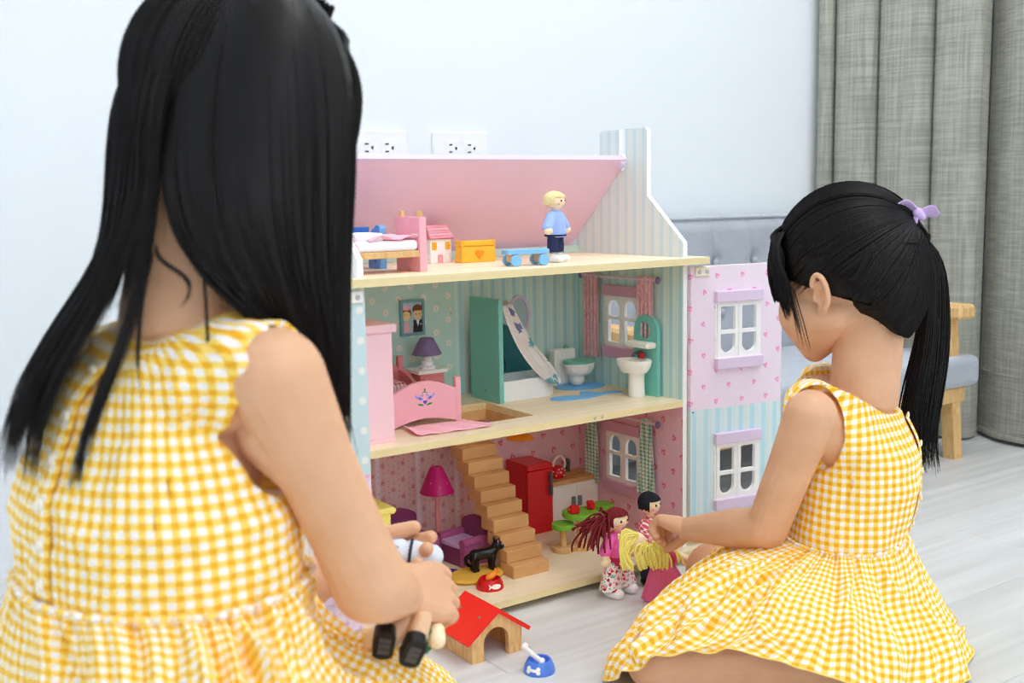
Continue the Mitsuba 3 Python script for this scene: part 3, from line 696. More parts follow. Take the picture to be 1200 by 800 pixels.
for s in (-1, 1):
    A(k, 'arm', W(chain([(s * 0.0215, 0.001, 0.050, 0.0046), (s * 0.0235, 0.003, 0.0455, 0.0056)])), 'doll_skin', True)
    le = union([chain([(s * 0.0062, 0, 0.036, 0.0072), (s * 0.0072, 0, 0.018, 0.0070)])]) - MF.cube((0.1, 0.1, 0.02), True).translate((0, 0, 0.0035))
    t = A(k, 'trouser_leg', W(le), 'denim', 45)
    put(t + '__hem_trim', W(lathe([[0.0066, 0], [0.0074, 0.0], [0.0074, 0.0014], [0.0066, 0.0014]], (s * 0.0072, 0, 0.0136), 20)), 'sole_grey')
    l_ = A(k, 'leg', W(cyl((s * 0.0072, 0, 0.006), (s * 0.0072, 0, 0.015), 0.0050)), 'white')
    A(k, 'shoe', W(MF.batch_hull([MF.sphere(0.0056, 20).translate((s * 0.0080, 0.010, 0.0050)), MF.sphere(0.0056, 20).translate((s * 0.0074, -0.001, 0.0054))]) - MF.cube((0.1, 0.1, 0.01), True).translate((0, 0, -0.005))), 'white', 50)
A(k, 'waistband', W(lathe([[0.0118, 0.037], [0.0135, 0.037], [0.0135, 0.0395], [0.0118, 0.0395]], (0, 0, 0), 24)), 'navy')
A(k, 'pocket', W(box(-0.0165, -0.0150, -0.003, 0.0035, 0.021, 0.027, 0.0003)), 'sole_grey')

# redhead doll
o, yaw, s_ = np.array([-0.1790, -0.0500, 0.0]), math.radians(-80), (1.5, 1.3, 1.22)
W = lambda m: local(m, o, yaw, s_)
k = thing('wooden_doll', 'redhead doll in a pink top and long flowered trousers standing before the dollhouse', 'doll')
hc = np.array([0.001, 0, 0.0885]); hr = 0.0112
h = A(k, 'head', W(cat([ball(hc, hr, 4), cyl((0, 0, 0.068), (0, 0, 0.080), 0.0042)])), 'doll_skin', 40)
doll_face(k, h, W, hc, hr)
A(k, 'hair', W(cat([cap_strands(hc, hr, 50, 0.0011, 0, 0, 0.5, -0.6, 9), ball(hc + [0, -0.0022, 0.002], hr + 0.0006, 3)])), 'yarn_red', 40)
g = np.random.default_rng(11)
tie = hc + np.array([0.011, -0.004, 0.001])
yarn = []
for i in range(60):
    d = g.normal(0, 1, 3) * 0.004
    q = tie + d * 0.4
    dx = 0.010 + 0.024 * g.random(); dz = 0.002 - 0.036 * g.random()
    yarn.append(tube([q, q + [dx * 0.45, d[1], 0.001 + d[2]], q + [dx * 0.85, d[1] * 2, dz * 0.45], q + [dx, d[1] * 2.5, dz]], 0.0010, 5, 9))
A(k, 'ponytail', W(cat(yarn)), 'yarn_red', 40)
A(k, 'topknot', W(cat([tube([hc + [0.008, -0.004, 0.006], hc + [0.014, -0.006, 0.0125], hc + [0.0165, -0.006, 0.0175]], 0.0014, 6, 8), tube([hc + [0.008, -0.003, 0.006], hc + [0.015, -0.004, 0.0135], hc + [0.0200, -0.004, 0.0155]], 0.0012, 6, 8)])), 'yarn_red', True)
sh = union([chain([(0, 0, 0.046, 0.0118), (0, 0, 0.056, 0.0115), (0, 0, 0.067, 0.0095)]), chain([(-0.010, 0, 0.068, 0.0066), (-0.0185, 0.001, 0.056, 0.0064)]), chain([(0.010, 0, 0.068, 0.0066), (0.0185, 0.001, 0.056, 0.0064)])]) - MF.cube((0.03, 0.1, 0.04), True).translate((0, 0, 0.0225))
A(k, 'top', W(sh.refine_to_length(0.004)), 'hot_pink', 50)
A(k, 'belt', W(lathe([[0.010, 0.038], [0.0128, 0.038], [0.0126, 0.047], [0.010, 0.047]], n=24)), 'berry')
for s in (-1, 1):
    arm = A(k, 'arm', W(chain([(s * 0.0185, 0.001, 0.056, 0.0044), (s * 0.0195, 0.002, 0.049, 0.0042)])), 'doll_skin', True)
    A(k, 'hand', W(ball((s * 0.0196, 0.002, 0.0445), (0.0056, 0.0056, 0.0062), 3)), 'doll_skin', True)
    zz = np.linspace(0.0095, 0.0415, 14); th = np.linspace(0, 2 * np.pi, 37)
    P = np.zeros((14, 37, 3)); uv = np.zeros((14, 37, 2))
    for i, z in enumerate(zz):
        f = (0.0415 - z) / 0.032
        rr = (0.0085 + 0.0035 * f) * (1 + 0.06 * np.sin(th * 6 + s) * f)
        P[i] = np.stack([s * (0.0058 + 0.0045 * f) + rr * np.cos(th), rr * 0.9 * np.sin(th), np.full(37, z)], -1)
        uv[i] = np.stack([th * 0.011 + s, np.full(37, z)], -1)
    A(k, 'trouser_leg', W(grid(P)), 'floral_fabric', True, uv.reshape(-1, 2))
    A(k, 'shoe', W(MF.batch_hull([MF.sphere(0.0060, 20).translate((s * 0.0105, 0.011, 0.0052)), MF.sphere(0.0060, 20).translate((s * 0.0100, -0.002, 0.0056))]) - MF.cube((0.1, 0.1, 0.01), True).translate((0, 0, -0.005))), 'white', 50)

# dark-haired doll, half hidden by the hand
o, yaw, s_ = np.array([-0.1150, -0.0460, 0.0]), math.radians(-72), (1.4, 1.34, 1.34)
W = lambda m: local(m, o, yaw, s_)
k = thing('wooden_doll', 'black-haired doll with a red checked collar behind the younger girl\'s hand', 'doll')
hc = np.array([0, 0, 0.0880]); hr = 0.0108
h = A(k, 'head', W(cat([ball(hc, hr, 4), cyl((0, 0, 0.068), (0, 0, 0.080), 0.0042)])), 'doll_skin', 40)
doll_face(k, h, W, hc, hr)
A(k, 'hair', W(cat([cap_strands(hc, hr, 60, 0.0009, 0, 0.003, 0.42, -0.5, 15, 0.0002), ball(hc + [0, -0.0022, 0.002], hr + 0.0005, 3)])), 'yarn_black', 40)
sh = union([chain([(0, 0, 0.040, 0.0125), (0, 0, 0.056, 0.0115), (0, 0, 0.067, 0.0095)]), chain([(-0.010, 0, 0.068, 0.0062), (-0.0175, 0.003, 0.054, 0.0060)]), chain([(0.010, 0, 0.068, 0.0062), (0.0175, 0.003, 0.054, 0.0060)])]) - MF.cube((0.1, 0.1, 0.04), True).translate((0, 0, 0.0165))
mm = tm(sh.refine_to_length(0.003))
uvs = mm.vertices[:, [0, 2]] + mm.vertices[:, [1, 1]] * 0.5
A(k, 'shirt', W(mm), 'red_checks', True, uvs)
for s in (-1, 1):
    A(k, 'arm', W(chain([(s * 0.0175, 0.003, 0.054, 0.0042), (s * 0.020, 0.005, 0.047, 0.0054)])), 'doll_skin', True)
    A(k, 'trouser_leg', W(chain([(s * 0.0062, 0, 0.036, 0.0074), (s * 0.0070, 0, 0.012, 0.0066)])), 'navy', 45)
    A(k, 'shoe', W(MF.batch_hull([MF.sphere(0.0055, 20).translate((s * 0.0080, 0.010, 0.0052)), MF.sphere(0.0055, 20).translate((s * 0.0074, -0.001, 0.0055))]) - MF.cube((0.1, 0.1, 0.01), True).translate((0, 0, -0.005))), 'black', 50)

# blond doll in a pink dress, hanging from the girl's hand: head bowed to the left, skirt below
k = thing('wooden_doll', 'doll with loose yellow yarn hair and a pink dress held in the younger girl\'s hand', 'doll')
o = np.array([-0.1480, -0.1010, 0.0]); 
Rx, Ry = np.array([0.8228, -0.5681, 0]), np.array([0.566, 0.824, 0])
def Wd(p): p = np.asarray(p, float); return o + p[..., :1] * Rx + p[..., 1:2] * Ry + p[..., 2:3] * np.array([0, 0, 1.0])
def WM(m):
    m = m if isinstance(m, trimesh.Trimesh) else tm(m)
    return place(m, Rx, Ry, [0, 0, 1], o)
th = np.linspace(0, 2 * np.pi, 61); P = []
for t in np.linspace(0, 1, 20):
    cx, cz = 0.004 + 0.002 * t, 0.060 - 0.053 * t
    rr = (0.0085 + 0.0205 * t ** 0.8) * (1 + (0.05 + 0.06 * t) * np.sin(th * 7 + 1))
    P.append(np.stack([cx + rr * np.cos(th), 0.62 * rr * np.sin(th), cz + 0.014 * t * np.cos(th - 0.2) + 0.0 * th], -1))
P = np.array(P); P[..., 2] = np.maximum(P[..., 2], 0.0012)
A(k, 'skirt', WM(sheet(P, 0.0008)), 'dress_pink', 60)
A(k, 'bodice', WM(chain([(0.004, 0, 0.058, 0.0095), (0.000, 0, 0.072, 0.0095), (-0.006, -0.002, 0.086, 0.0085)])), 'rose', True)
hc = np.array([-0.031, -0.006, 0.086])
A(k, 'head', WM(ball(hc, 0.0125, 3)), 'doll_skin', True)
A(k, 'arm', WM(chain([(0.010, 0.004, 0.072, 0.0075), (0.020, 0.004, 0.066, 0.0070)])), 'dress_pink', True)
A(k, 'hand', WM(chain([(0.026, 0.004, 0.062, 0.0056), (0.037, 0.004, 0.056, 0.0062)])), 'doll_skin', True)
fr = np.random.default_rng(4)
A(k, 'sleeve_fringe', WM(cat([tube([(0.012 + 0.008 * fr.random(), -0.004 + 0.012 * fr.random(), 0.072), (0.016 + 0.008 * fr.random(), -0.006 + 0.01 * fr.random(), 0.062), (0.012 + 0.014 * fr.random(), -0.008 + 0.01 * fr.random(), 0.052)], 0.0010, 5, 6) for _ in range(26)])), 'dress_pink', True)
yarn = []
for i in range(46):          # bunch to the left, hanging over the bowed face
    a = fr.normal(0, 1, 3)
    p0 = hc + np.array([-0.001, -0.009, 0.012]) + a * 0.0015
    p1 = hc + np.array([-0.012 - 0.006 * fr.random(), -0.016, 0.006 + 0.010 * a[2]])
    p2 = hc + np.array([-0.004 - 0.016 * fr.random() + 0.004 * a[0], -0.018 + 0.003 * a[1], -0.024 - 0.012 * fr.random()]) if i % 3 else hc + np.array([-0.022 - 0.006 * fr.random(), -0.016, 0.004 + 0.012 * fr.random()])
    yarn.append(tube([p0, p1, p2], 0.0015, 5, 8))
for i in range(46):          # second bunch, over the chest
    a = fr.normal(0, 1, 3)
    p0 = np.array([-0.011, -0.014, 0.079]) + a * 0.0015
    p1 = p0 + np.array([0.010 * a[0], -0.005, 0.001 + 0.003 * a[2]])
    p2 = p0 + np.array([0.013 * a[0] + 0.006, -0.006, -0.016 - 0.014 * fr.random()])
    yarn.append(tube([p0, p1, p2], 0.0015, 5, 8))
A(k, 'yarn_hair', WM(cat(yarn)), 'yarn_yellow', True)

# ---------------------------------------------------------------- middle floor: bedroom and bathroom
k = thing('toy_wardrobe', 'tall pale pink toy wardrobe at the left of the upstairs bedroom', 'toy wardrobe')
A(k, 'body', box(-0.534, -0.4815, 0.031, 0.100, ZM, 0.3900, 0.0008), 'pink_paint')
A(k, 'top_board', box(-0.534, -0.4760, 0.0275, 0.103, 0.3900, 0.4005, 0.001), 'pink_paint')
A(k, 'plinth', box(-0.534, -0.4805, 0.0300, 0.100, ZM, ZM + 0.0045, 0.0004), 'pink_paint')
A(k, 'door', box(-0.5325, -0.4825, 0.0300, 0.0312, ZM + 0.006, 0.3885, 0.0004), 'pink_paint')

k = thing('toy_bed', 'pink double doll bed with birds painted on its footboard', 'toy bed')
x0, x1 = -0.4620, -0.3455
t = np.linspace(0, 1, 21)
xs = x0 + 0.0085 + (x1 - x0 - 0.017) * t
topc = 0.2960 + 0.0145 * np.sin(np.pi * t); botc = 0.2505 + 0.0085 * np.sin(np.pi * t)
A(k, 'footboard', xz(Polygon(list(zip(xs, topc)) + list(zip(xs[::-1], botc[::-1]))), 0.088, 0.0945), 'bed_pink')
for x in (x0, x1 - 0.0085): A(k, 'foot_post', box(x, x + 0.0085, 0.0872, 0.0955, ZM, 0.3112), 'bed_pink')
topc = 0.3020 + 0.018 * np.sin(np.pi * t)
A(k, 'headboard', xz(Polygon(list(zip(xs, topc)) + list(zip(xs[::-1], botc[::-1]))), 0.214, 0.220), 'deep_pink')
for x in (x0, -0.3750): A(k, 'head_post', box(x, x + 0.0085, 0.2125, 0.2205, ZM, 0.3285), 'deep_pink')
sr = Polygon([(0.0945, 0.262), (0.214, 0.262), (0.214, 0.3080), (0.190, 0.3040), (0.155, 0.2880), (0.125, 0.2800), (0.0945, 0.2780)])
A(k, 'side_rail', yz(sr, -0.3745, -0.3690), 'deep_pink'); A(k, 'side_rail', yz(sr, -0.4600, -0.4545), 'deep_pink')
A(k, 'mattress', cushion((-0.4540, 0.095, 0.264), (-0.375, 0.213, 0.281), 0.006), 'pillow', 60)
def flat(poly, y=0.0872): return xz(poly, y, y + 0.0011)
em = np.array([-0.4033, 0.2862])
def lf(dx, dz, rx, rz, deg): return affinity.translate(affinity.rotate(ell(0, 0, rx, rz, 18), deg), em[0] + dx, em[1] + dz)
A(k, 'painted_heart', flat(affinity.translate(heart2d(0.0062), em[0], em[1] - 0.0045), 0.0874), 'heart_purple')
for s in (-1, 1):
    A(k, 'painted_leaf', flat(lf(s * 0.0068, -0.0075, 0.0046, 0.0013, s * 14), 0.0874), 'leaf')
    A(k, 'painted_bird', flat(shapely.union_all([lf(s * 0.0080, 0.0015, 0.0050, 0.0022, s * 25), lf(s * 0.0038, 0.0052, 0.0018, 0.0016, 0), lf(s * 0.0134, 0.0040, 0.0030, 0.0010, s * 55)]), 0.0874), 'bird')
    A(k, 'painted_wing', flat(lf(s * 0.0078, 0.0012, 0.0022, 0.0012, s * 40), 0.0871), 'heart_purple')
A(k, 'painted_sprig', flat(shapely.union_all([lf(0, 0.0122, 0.0009, 0.0026, 0), lf(-0.002, 0.0092, 0.0020, 0.0006, 15), lf(0.002, 0.0092, 0.0020, 0.0006, -15)]), 0.0874), 'leaf')
pm = cushion((-0.4480, 0.172, 0.2800), (-0.3800, 0.2130, 0.2960), 0.0075)
one('toy_pillow', 'red gingham pillow at the head of the pink double doll bed', 'toy pillow', pm, 'red_gingham', True, pm.vertices[:, :2])

k = thing('toy_nightstand', 'pink toy nightstand with a white top beside the doll bed', 'toy nightstand')
A(k, 'body', box(-0.3450, -0.3040, 0.2010, 0.2350, ZM, 0.2990), 'deep_pink')
A(k, 'top', box(-0.3505, -0.3000, 0.1960, 0.2370, 0.2990, 0.3050, 0.001), 'white')
dw = A(k, 'drawer', box(-0.3405, -0.3080, 0.1990, 0.2015, 0.2660, 0.2950, 0.0006), 'deep_pink')
put(dw + '__knob', ball((-0.3255, 0.1965, 0.2815), 0.0036, 2), 'pine', True)
k = thing('toy_lamp', 'small toy table lamp with a purple shade on the nightstand', 'toy lamp')
c = (-0.3260, 0.2130, 0.3050)
A(k, 'base', lathe([[0, 0], [0.0115, 0], [0.0118, 0.004], [0.0085, 0.006], [0.0100, 0.011], [0.0070, 0.014], [0.0078, 0.018], [0.0050, 0.021], [0.0046, 0.026], [0, 0.026]], c, 28), 'white', 40)
A(k, 'shade', lathe([[0.0222, 0.0215], [0.0222, 0.0225], [0.0105, 0.0455], [0.0085, 0.0465], [0, 0.0468]], c, 36), 'purple_shade', 35)

k = thing('picture', 'framed wedding picture of a bride and groom on the dotted doll bedroom wall', 'picture')
px0, px1, pz0, pz1 = -0.3480, -0.3065, 0.3510, 0.4055
fr_ = sbox(px0, pz0, px1, pz1).difference(sbox(px0 + .004, pz0 + .004, px1 - .004, pz1 - .004))
A(k, 'frame', xz(fr_, 0.2495, 0.2548), 'frame_blue')
A(k, 'backing', box(px0 + .003, px1 - .003, 0.2525, 0.2545, pz0 + .003, pz1 - .003, 0.0003), 'photo_bg')
def pic(name, poly, m, lay): return A(k, name, xz(poly, 0.2525 - 0.0003 * lay, 0.2526), m)
def el(cx, cz, rx, rz): return ell(cx, cz, rx, rz, 24)
bx_, gx_ = -0.3375, -0.3175
pic('bride_dress', Polygon([(bx_ - .0055, pz0 + .0045), (bx_ + .0070, pz0 + .0045), (bx_ + .0040, 0.3720), (bx_ - .0040, 0.3720)]), 'rose', 1)
pic('bride_hair', el(bx_, 0.3850, 0.0088, 0.0090), 'brown', 2)
pic('bride_veil', el(bx_, 0.3935, 0.0072, 0.0040), 'rose', 3)
pic('bride_face', el(bx_, 0.3815, 0.0068, 0.0072), 'face_tan', 4)
pic('groom_suit', Polygon([(gx_ - .0085, pz0 + .0045), (gx_ + .0085, pz0 + .0045), (gx_ + .0075, 0.3745), (gx_ - .0075, 0.3745)]), 'suit', 1)
pic('groom_shirt', Polygon([(gx_ - .003, 0.3745), (gx_ + .003, 0.3745), (gx_, 0.3640)]), 'white', 2)
pic('groom_hair', el(gx_, 0.3900, 0.0090, 0.0080), 'brown', 2)
pic('groom_face', el(gx_, 0.3840, 0.0075, 0.0090).intersection(sbox(-1, 0, 1, 0.3885)), 'face_tan', 3)
pic('pocket_square', sbox(gx_ + .004, 0.3665, gx_ + .006, 0.3685), 'white', 2)
for cx in (bx_, gx_):
    for s in (-1, 1): pic('painted_eye', el(cx + s * 0.0028, 0.3830, 0.0006, 0.0010), 'black', 5)

k = thing('toy_wall_hook', 'tiny pale flower-shaped hook on the dotted doll bedroom wall', 'toy hook')
A(k, 'plate', cyl((-0.2600, 0.2548, 0.3850), (-0.2600, 0.2525, 0.3850), 0.0038, n=16), 'cream')
A(k, 'hook', tube([(-0.2600, 0.2530, 0.3835), (-0.2600, 0.2490, 0.3800), (-0.2600, 0.2465, 0.3815)], 0.0009, 6, 10), 'cream', True)

# pink cloth on the floor in front of the bed
nu, nv = 44, 20
U_, V_ = np.meshgrid(np.linspace(0, 1, nu), np.linspace(0, 1, nv))
c00, c10, c01, c11 = np.array([-0.4495, 0.0330]), np.array([-0.3360, 0.0225]), np.array([-0.4395, 0.0860]), np.array([-0.3480, 0.0760])
XY = (1 - U_)[..., None] * ((1 - V_)[..., None] * c00 + V_[..., None] * c01) + U_[..., None] * ((1 - V_)[..., None] * c10 + V_[..., None] * c11)
Zc = ZM + 0.0018 + 0.0035 * np.exp(-(U_ / 0.05) ** 2) + 0.0040 * np.exp(-((1 - U_) / 0.05) ** 2) * (1 - V_) + 0.0014 * np.sin(U_ * 9 + V_ * 2) ** 2
one('toy_blanket', 'pink cloth spread on the dollhouse floor in front of the doll bed', 'toy blanket', sheet(np.concatenate([XY, Zc[..., None]], -1), 0.001), 'rose', 50)

k = thing('toy_shower', 'teal toy shower with a white tub in the doll bathroom', 'toy shower')
A(k, 'side_panel', box(-0.2370, -0.2290, 0.1520, 0.2330, ZM, 0.4060, 0.001), 'teal')
A(k, 'peg', cyl((-0.2375, 0.19, ZM + 0.016), (-0.2365, 0.19, ZM + 0.016), 0.002, n=12), 'grey')
tub = sbox(-0.2290, 0.1600, -0.1500, 0.2330).union(Point(-0.1500, 0.2330).buffer(0.0) if False else Polygon([(-0.1500, 0.1600)] + [(-0.1500 + 0.036 * math.sin(a), 0.196 - 0.036 * math.cos(a)) for a in np.linspace(0, np.pi / 2, 14)] + [(-0.1140, 0.2330), (-0.1500, 0.2330)]))
tin = tub.buffer(-0.007)
tb = A(k, 'tub', xy(tub.difference(tin), ZM, ZM + 0.0310), 'white')
put(tb + '__tub_floor', xy(tin, ZM, ZM + 0.018), 'light_blue')
bp = Polygon([(-0.2290, ZM), (-0.1140, ZM), (-0.1140, 0.283)] + [(-0.2290 + 0.115 * math.cos(a), 0.283 + 0.085 * math.sin(a)) for a in np.linspace(0.15, np.pi / 2, 14)])
A(k, 'back_panel', xz(bp, 0.2300, 0.2350), 'teal_dark')
A(k, 'tap', cyl((-0.2290, 0.185, 0.370), (-0.2200, 0.185, 0.370), 0.0045, n=16), 'red')
A(k, 'hose', tube([(-0.226, 0.187, 0.366), (-0.222, 0.186, 0.346), (-0.212, 0.185, 0.320), (-0.205, 0.184, 0.303), (-0.208, 0.183, 0.290), (-0.219, 0.181, 0.277), (-0.224, 0.180, 0.268)], 0.0010, 6, 30), 'black', True)
A(k, 'shower_arm', tube([(-0.229, 0.195, 0.396), (-0.214, 0.195, 0.401), (-0.200, 0.192, 0.398)], 0.0013, 6, 12), 'steel', True)
A(k, 'shower_head', cyl((-0.200, 0.192, 0.400), (-0.200, 0.192, 0.3935), 0.005, 0.007, 16), 'steel')
# its curtain: a cloth from the top of the panel to the tub's far corner
nu, nv = 30, 44
P = np.zeros((nv, nu, 3)); uv = np.zeros((nv, nu, 2))
le = spline([(-0.2270, 0.160, 0.394), (-0.2175, 0.156, 0.362), (-0.1960, 0.154, 0.322), (-0.1680, 0.152, 0.288), (-0.1350, 0.150, 0.2655)], nv)
ri = spline([(-0.2010, 0.172, 0.398), (-0.1830, 0.170, 0.366), (-0.1600, 0.168, 0.330), (-0.1380, 0.164, 0.303), (-0.1200, 0.156, 0.270)], nv)
for i in range(nv):
    s = np.linspace(0, 1, nu)
    P[i] = le[i] * (1 - s)[:, None] + ri[i] * s[:, None]
    amp = 0.0040 * (1 - 0.5 * i / nv)
    P[i, :, 1] += amp * np.sin(s * 2 * np.pi * 2.2 + i * 0.05) - amp
    uv[i, :, 0] = s * 0.045; uv[i, :, 1] = i / nv * 0.17
one('toy_shower_curtain', 'white toy shower curtain printed with blue shapes draped across the tub', 'toy curtain', grid(P), 'shower_fabric', True, uv.reshape(-1, 2))

k = thing('toy_mirror', 'oval toy mirror with a scalloped lilac frame on the striped doll bathroom wall', 'toy mirror')
mc = np.array([-0.1300, 0.3655])
t = np.linspace(0, 2 * np.pi, 240, endpoint=False)
sc = 1 + 0.045 * np.abs(np.sin(t * 13))
outp = Polygon(np.c_[mc[0] + 0.0205 * sc * np.cos(t), mc[1] + 0.0325 * sc * np.sin(t)])
inp = ell(mc[0], mc[1], 0.0168, 0.0285, 60)
A(k, 'frame', xz(outp.difference(inp), 0.2510, 0.2548), 'lilac')
A(k, 'glass', xz(inp.buffer(0.0004), 0.2530, 0.2545), 'photo_bg')

one('toy_bath_mat', 'blue bath mat under the toy toilet', 'toy mat', xy(ell(-0.050, 0.196, 0.044, 0.034), ZM, ZM + 0.0014), 'mat_blue')
k = thing('toy_toilet', 'white toy toilet with a green lid in the corner of the doll bathroom', 'toy toilet')
z0 = ZM + 0.0014
A(k, 'cistern', box(-0.0840, -0.0410, 0.2180, 0.2360, z0, 0.3085, 0.002), 'toilet')
ped = union([chain([(-0.055, 0.198, z0 + 0.012, 0.0125), (-0.055, 0.198, z0 + 0.026, 0.0125)])]) - MF.cube((0.1, 0.1, 0.02), True).translate((-0.055, 0.198, z0 - 0.0086))
A(k, 'pedestal', tm(ped), 'toilet', 50)
A(k, 'bowl', lathe([[0, 0.0], [0.014, 0.0], [0.020, 0.004], [0.0245, 0.012], [0.0250, 0.019], [0.0235, 0.020], [0, 0.020]], (0, 0, 0), 36).apply_transform(np.diag([1.1, 0.88, 1, 1])).apply_translation((-0.0535, 0.195, z0 + 0.018)), 'toilet', 40)
A(k, 'lid', xy(ell(-0.0535, 0.196, 0.0270, 0.0215), z0 + 0.0375, z0 + 0.0425), 'lid_green')
A(k, 'flush_knob', ball((-0.055, 0.227, 0.3100), (0.005, 0.005, 0.004), 2), 'lid_green', True)

wh = Polygon(spline([(-0.1620, 0.1230, 0), (-0.1440, 0.1090, 0), (-0.1150, 0.1030, 0), (-0.0850, 0.1070, 0), (-0.0600, 0.1140, 0), (-0.0330, 0.1120, 0), (-0.0450, 0.1240, 0), (-0.0660, 0.1260, 0), (-0.0780, 0.1480, 0), (-0.0900, 0.1460, 0), (-0.1000, 0.1290, 0), (-0.1330, 0.1360, 0), (-0.1620, 0.1230, 0)], 90)[:, :2]).buffer(0)
one('toy_bath_mat', 'light blue whale-shaped bath mat on the doll bathroom floor', 'toy mat', xy(wh, ZM, ZM + 0.0022), 'mat_blue')

k = thing('toy_washbasin', 'white toy washbasin with a teal mirror board by the doll bathroom window', 'toy washbasin')
bb = Polygon([(0.0440, ZM), (0.0980, ZM), (0.0980, 0.3480)] + [(0.071 + 0.027 * math.cos(a), 0.3480 + 0.0255 * math.sin(a)) for a in np.linspace(0, np.pi, 18)])
A(k, 'mirror_board', yz(bb.difference(ell(0.0730, 0.3495, 0.0118, 0.0135)), -0.0200, -0.0135), 'teal')
A(k, 'mirror', yz(ell(0.0730, 0.3495, 0.0120, 0.0137), -0.0186, -0.0140), 'mirror')
A(k, 'shelf', box(-0.0400, -0.0200, 0.0440, 0.0960, 0.3240, 0.3330, 0.0025), 'toilet')
ba = MF.batch_hull([MF.cylinder(0.002, 0.030, 0.030, 40).translate((0, 0, 0.018)), MF.cylinder(0.002, 0.022, 0.022, 40).translate((0, 0, 0.001)), MF.cylinder(0.002, 0.029, 0.029, 40).translate((0, 0, 0.011))]) - MF.sphere(0.021, 40).scale((1, 1, 0.5)).translate((0, 0, 0.0215))
ba = ba.scale((0.80, 1.0, 1.0)).translate((-0.0435, 0.070, 0.2865))
A(k, 'basin', ba, 'toilet', 45)
A(k, 'pedestal', cyl((-0.0405, 0.068, ZM), (-0.0405, 0.068, 0.290), 0.0125, 0.0120, 28), 'toilet', 40)
fa = A(k, 'faucet', cat([cyl((-0.0270, 0.075, 0.3065), (-0.0270, 0.075, 0.3180), 0.0040, n=14), tube([(-0.027, 0.075, 0.313), (-0.036, 0.077, 0.3145), (-0.040, 0.078, 0.3095)], 0.0026, 8, 10)]), 'dark_grey', 40)
put(fa + '__knob', cyl((-0.0310, 0.0660, 0.3080), (-0.0310, 0.0660, 0.3165), 0.0044, n=16), 'red')

# ---------------------------------------------------------------- ground floor: parlour and kitchen
k = thing('toy_cabinet', 'lemon yellow toy cabinet at the left of the doll parlour', 'toy cabinet')
A(k, 'body', box(-0.5330, -0.4815, 0.050, 0.120, ZB, 0.1480), 'lemon')
A(k, 'top', box(-0.5330, -0.4745, 0.045, 0.125, 0.1480, 0.1570, 0.003), 'lemon')
A(k, 'drawer', box(-0.5310, -0.4835, 0.0488, 0.0505, 0.1200, 0.1450, 0.0005), 'lemon')

def sofa_toy(key, label, w, d, hb, c, deg, cat_):
    """faces -y; origin at the middle of the front edge"""
    k = thing(key, label, cat_)
    R = lambda m: moved(rotz(m, deg), c)
    A(k, 'seat_base', R(box(-w / 2 + 0.009, w / 2 - 0.009, 0.001, d - 0.006, 0.0, 0.026)), 'plum')
    ar = union([MF.cube((0.010, d - 0.004, 0.034)).translate((0, 0.0, 0)), MF.cylinder(d - 0.004, 0.0068, 0.0068, 24).rotate((-90, 0, 0)).translate((0.005, 0, 0.0355))])
    for s in (-1, 1): A(k, 'arm', R(moved(tm(ar), (s * (w / 2 - 0.005) - 0.005, 0, 0))), 'plum_light', 50)
    A(k, 'backrest', R(xz(halfround(-w / 2 + 0.004, w / 2 - 0.004, 0, hb - 0.016, hb), d - 0.009, d)), 'plum')
    A(k, 'seat_pad', R(cushion((-w / 2 + 0.0095, 0.0, 0.026), (w / 2 - 0.0095, d - 0.0095, 0.0335), 0.0025)), 'lavender', 60)
sofa_toy('toy_sofa', 'plum toy sofa beside the yellow cabinet in the doll parlour', 0.110, 0.062, 0.078, (-0.3960, 0.1620, ZB), 4, 'toy sofa')
sofa_toy('toy_armchair', 'plum toy armchair turned to the left behind the black cat', 0.064, 0.054, 0.064, (-0.3320, 0.1500, ZB), -82, 'toy armchair')

k = thing('toy_floor_lamp', 'toy floor lamp with a shiny magenta cone shade and pink pole', 'toy lamp')
c = (-0.3270, 0.1930, ZB)
A(k, 'base', cyl(c, (c[0], c[1], ZB + 0.005), 0.016, n=28), 'pine')
A(k, 'pole', cyl((c[0], c[1], ZB + 0.005), (c[0], c[1], ZB + 0.112), 0.0035), 'dusty_pink')
sd = A(k, 'shade', lathe([[0.0255, 0.0], [0.0262, 0.001], [0.0105, 0.037], [0.0080, 0.0395], [0, 0.0405]], (c[0], c[1], ZB + 0.099), 40), 'magenta', 35)
for a, h_ in ((-1.9, 0.012), (-1.2, 0.016), (-2.6, 0.018)):
    rr = 0.0262 - 0.0157 * h_ / 0.037
    put(sd + '__dot', ball((c[0] + rr * math.cos(a), c[1] + rr * math.sin(a), ZB + 0.099 + h_), 0.0013, 1), 'deep_pink', True)

t = np.linspace(0, 2 * np.pi, 120, endpoint=False)
fl = 1 + 0.13 * np.cos(7 * t)
k = thing('toy_rug', 'violet flower-shaped felt rug on the doll parlour floor', 'toy rug')
A(k, 'petal_layer', xy(Polygon(np.c_[-0.3880 + 0.043 * fl * np.cos(t), 0.1180 + 0.043 * fl * np.sin(t)]), ZB, ZB + 0.0022), 'violet')
A(k, 'centre_layer', xy(ell(-0.3880, 0.1180, 0.025, 0.025), ZB + 0.0022, ZB + 0.0036), 'bird')

k = one('toy_cushion', 'round mustard felt cushion under the black toy cat', 'toy cushion', lathe([[0, 0], [0.036, 0.0], [0.0415, 0.0020], [0.0425, 0.0042], [0.0405, 0.0066], [0.034, 0.0076], [0.0, 0.0078]], (0, 0, 0), 48).apply_transform(np.diag([1.0, 0.72, 1, 1])).apply_translation((-0.3330, 0.0790, ZB)), 'mustard', 40)

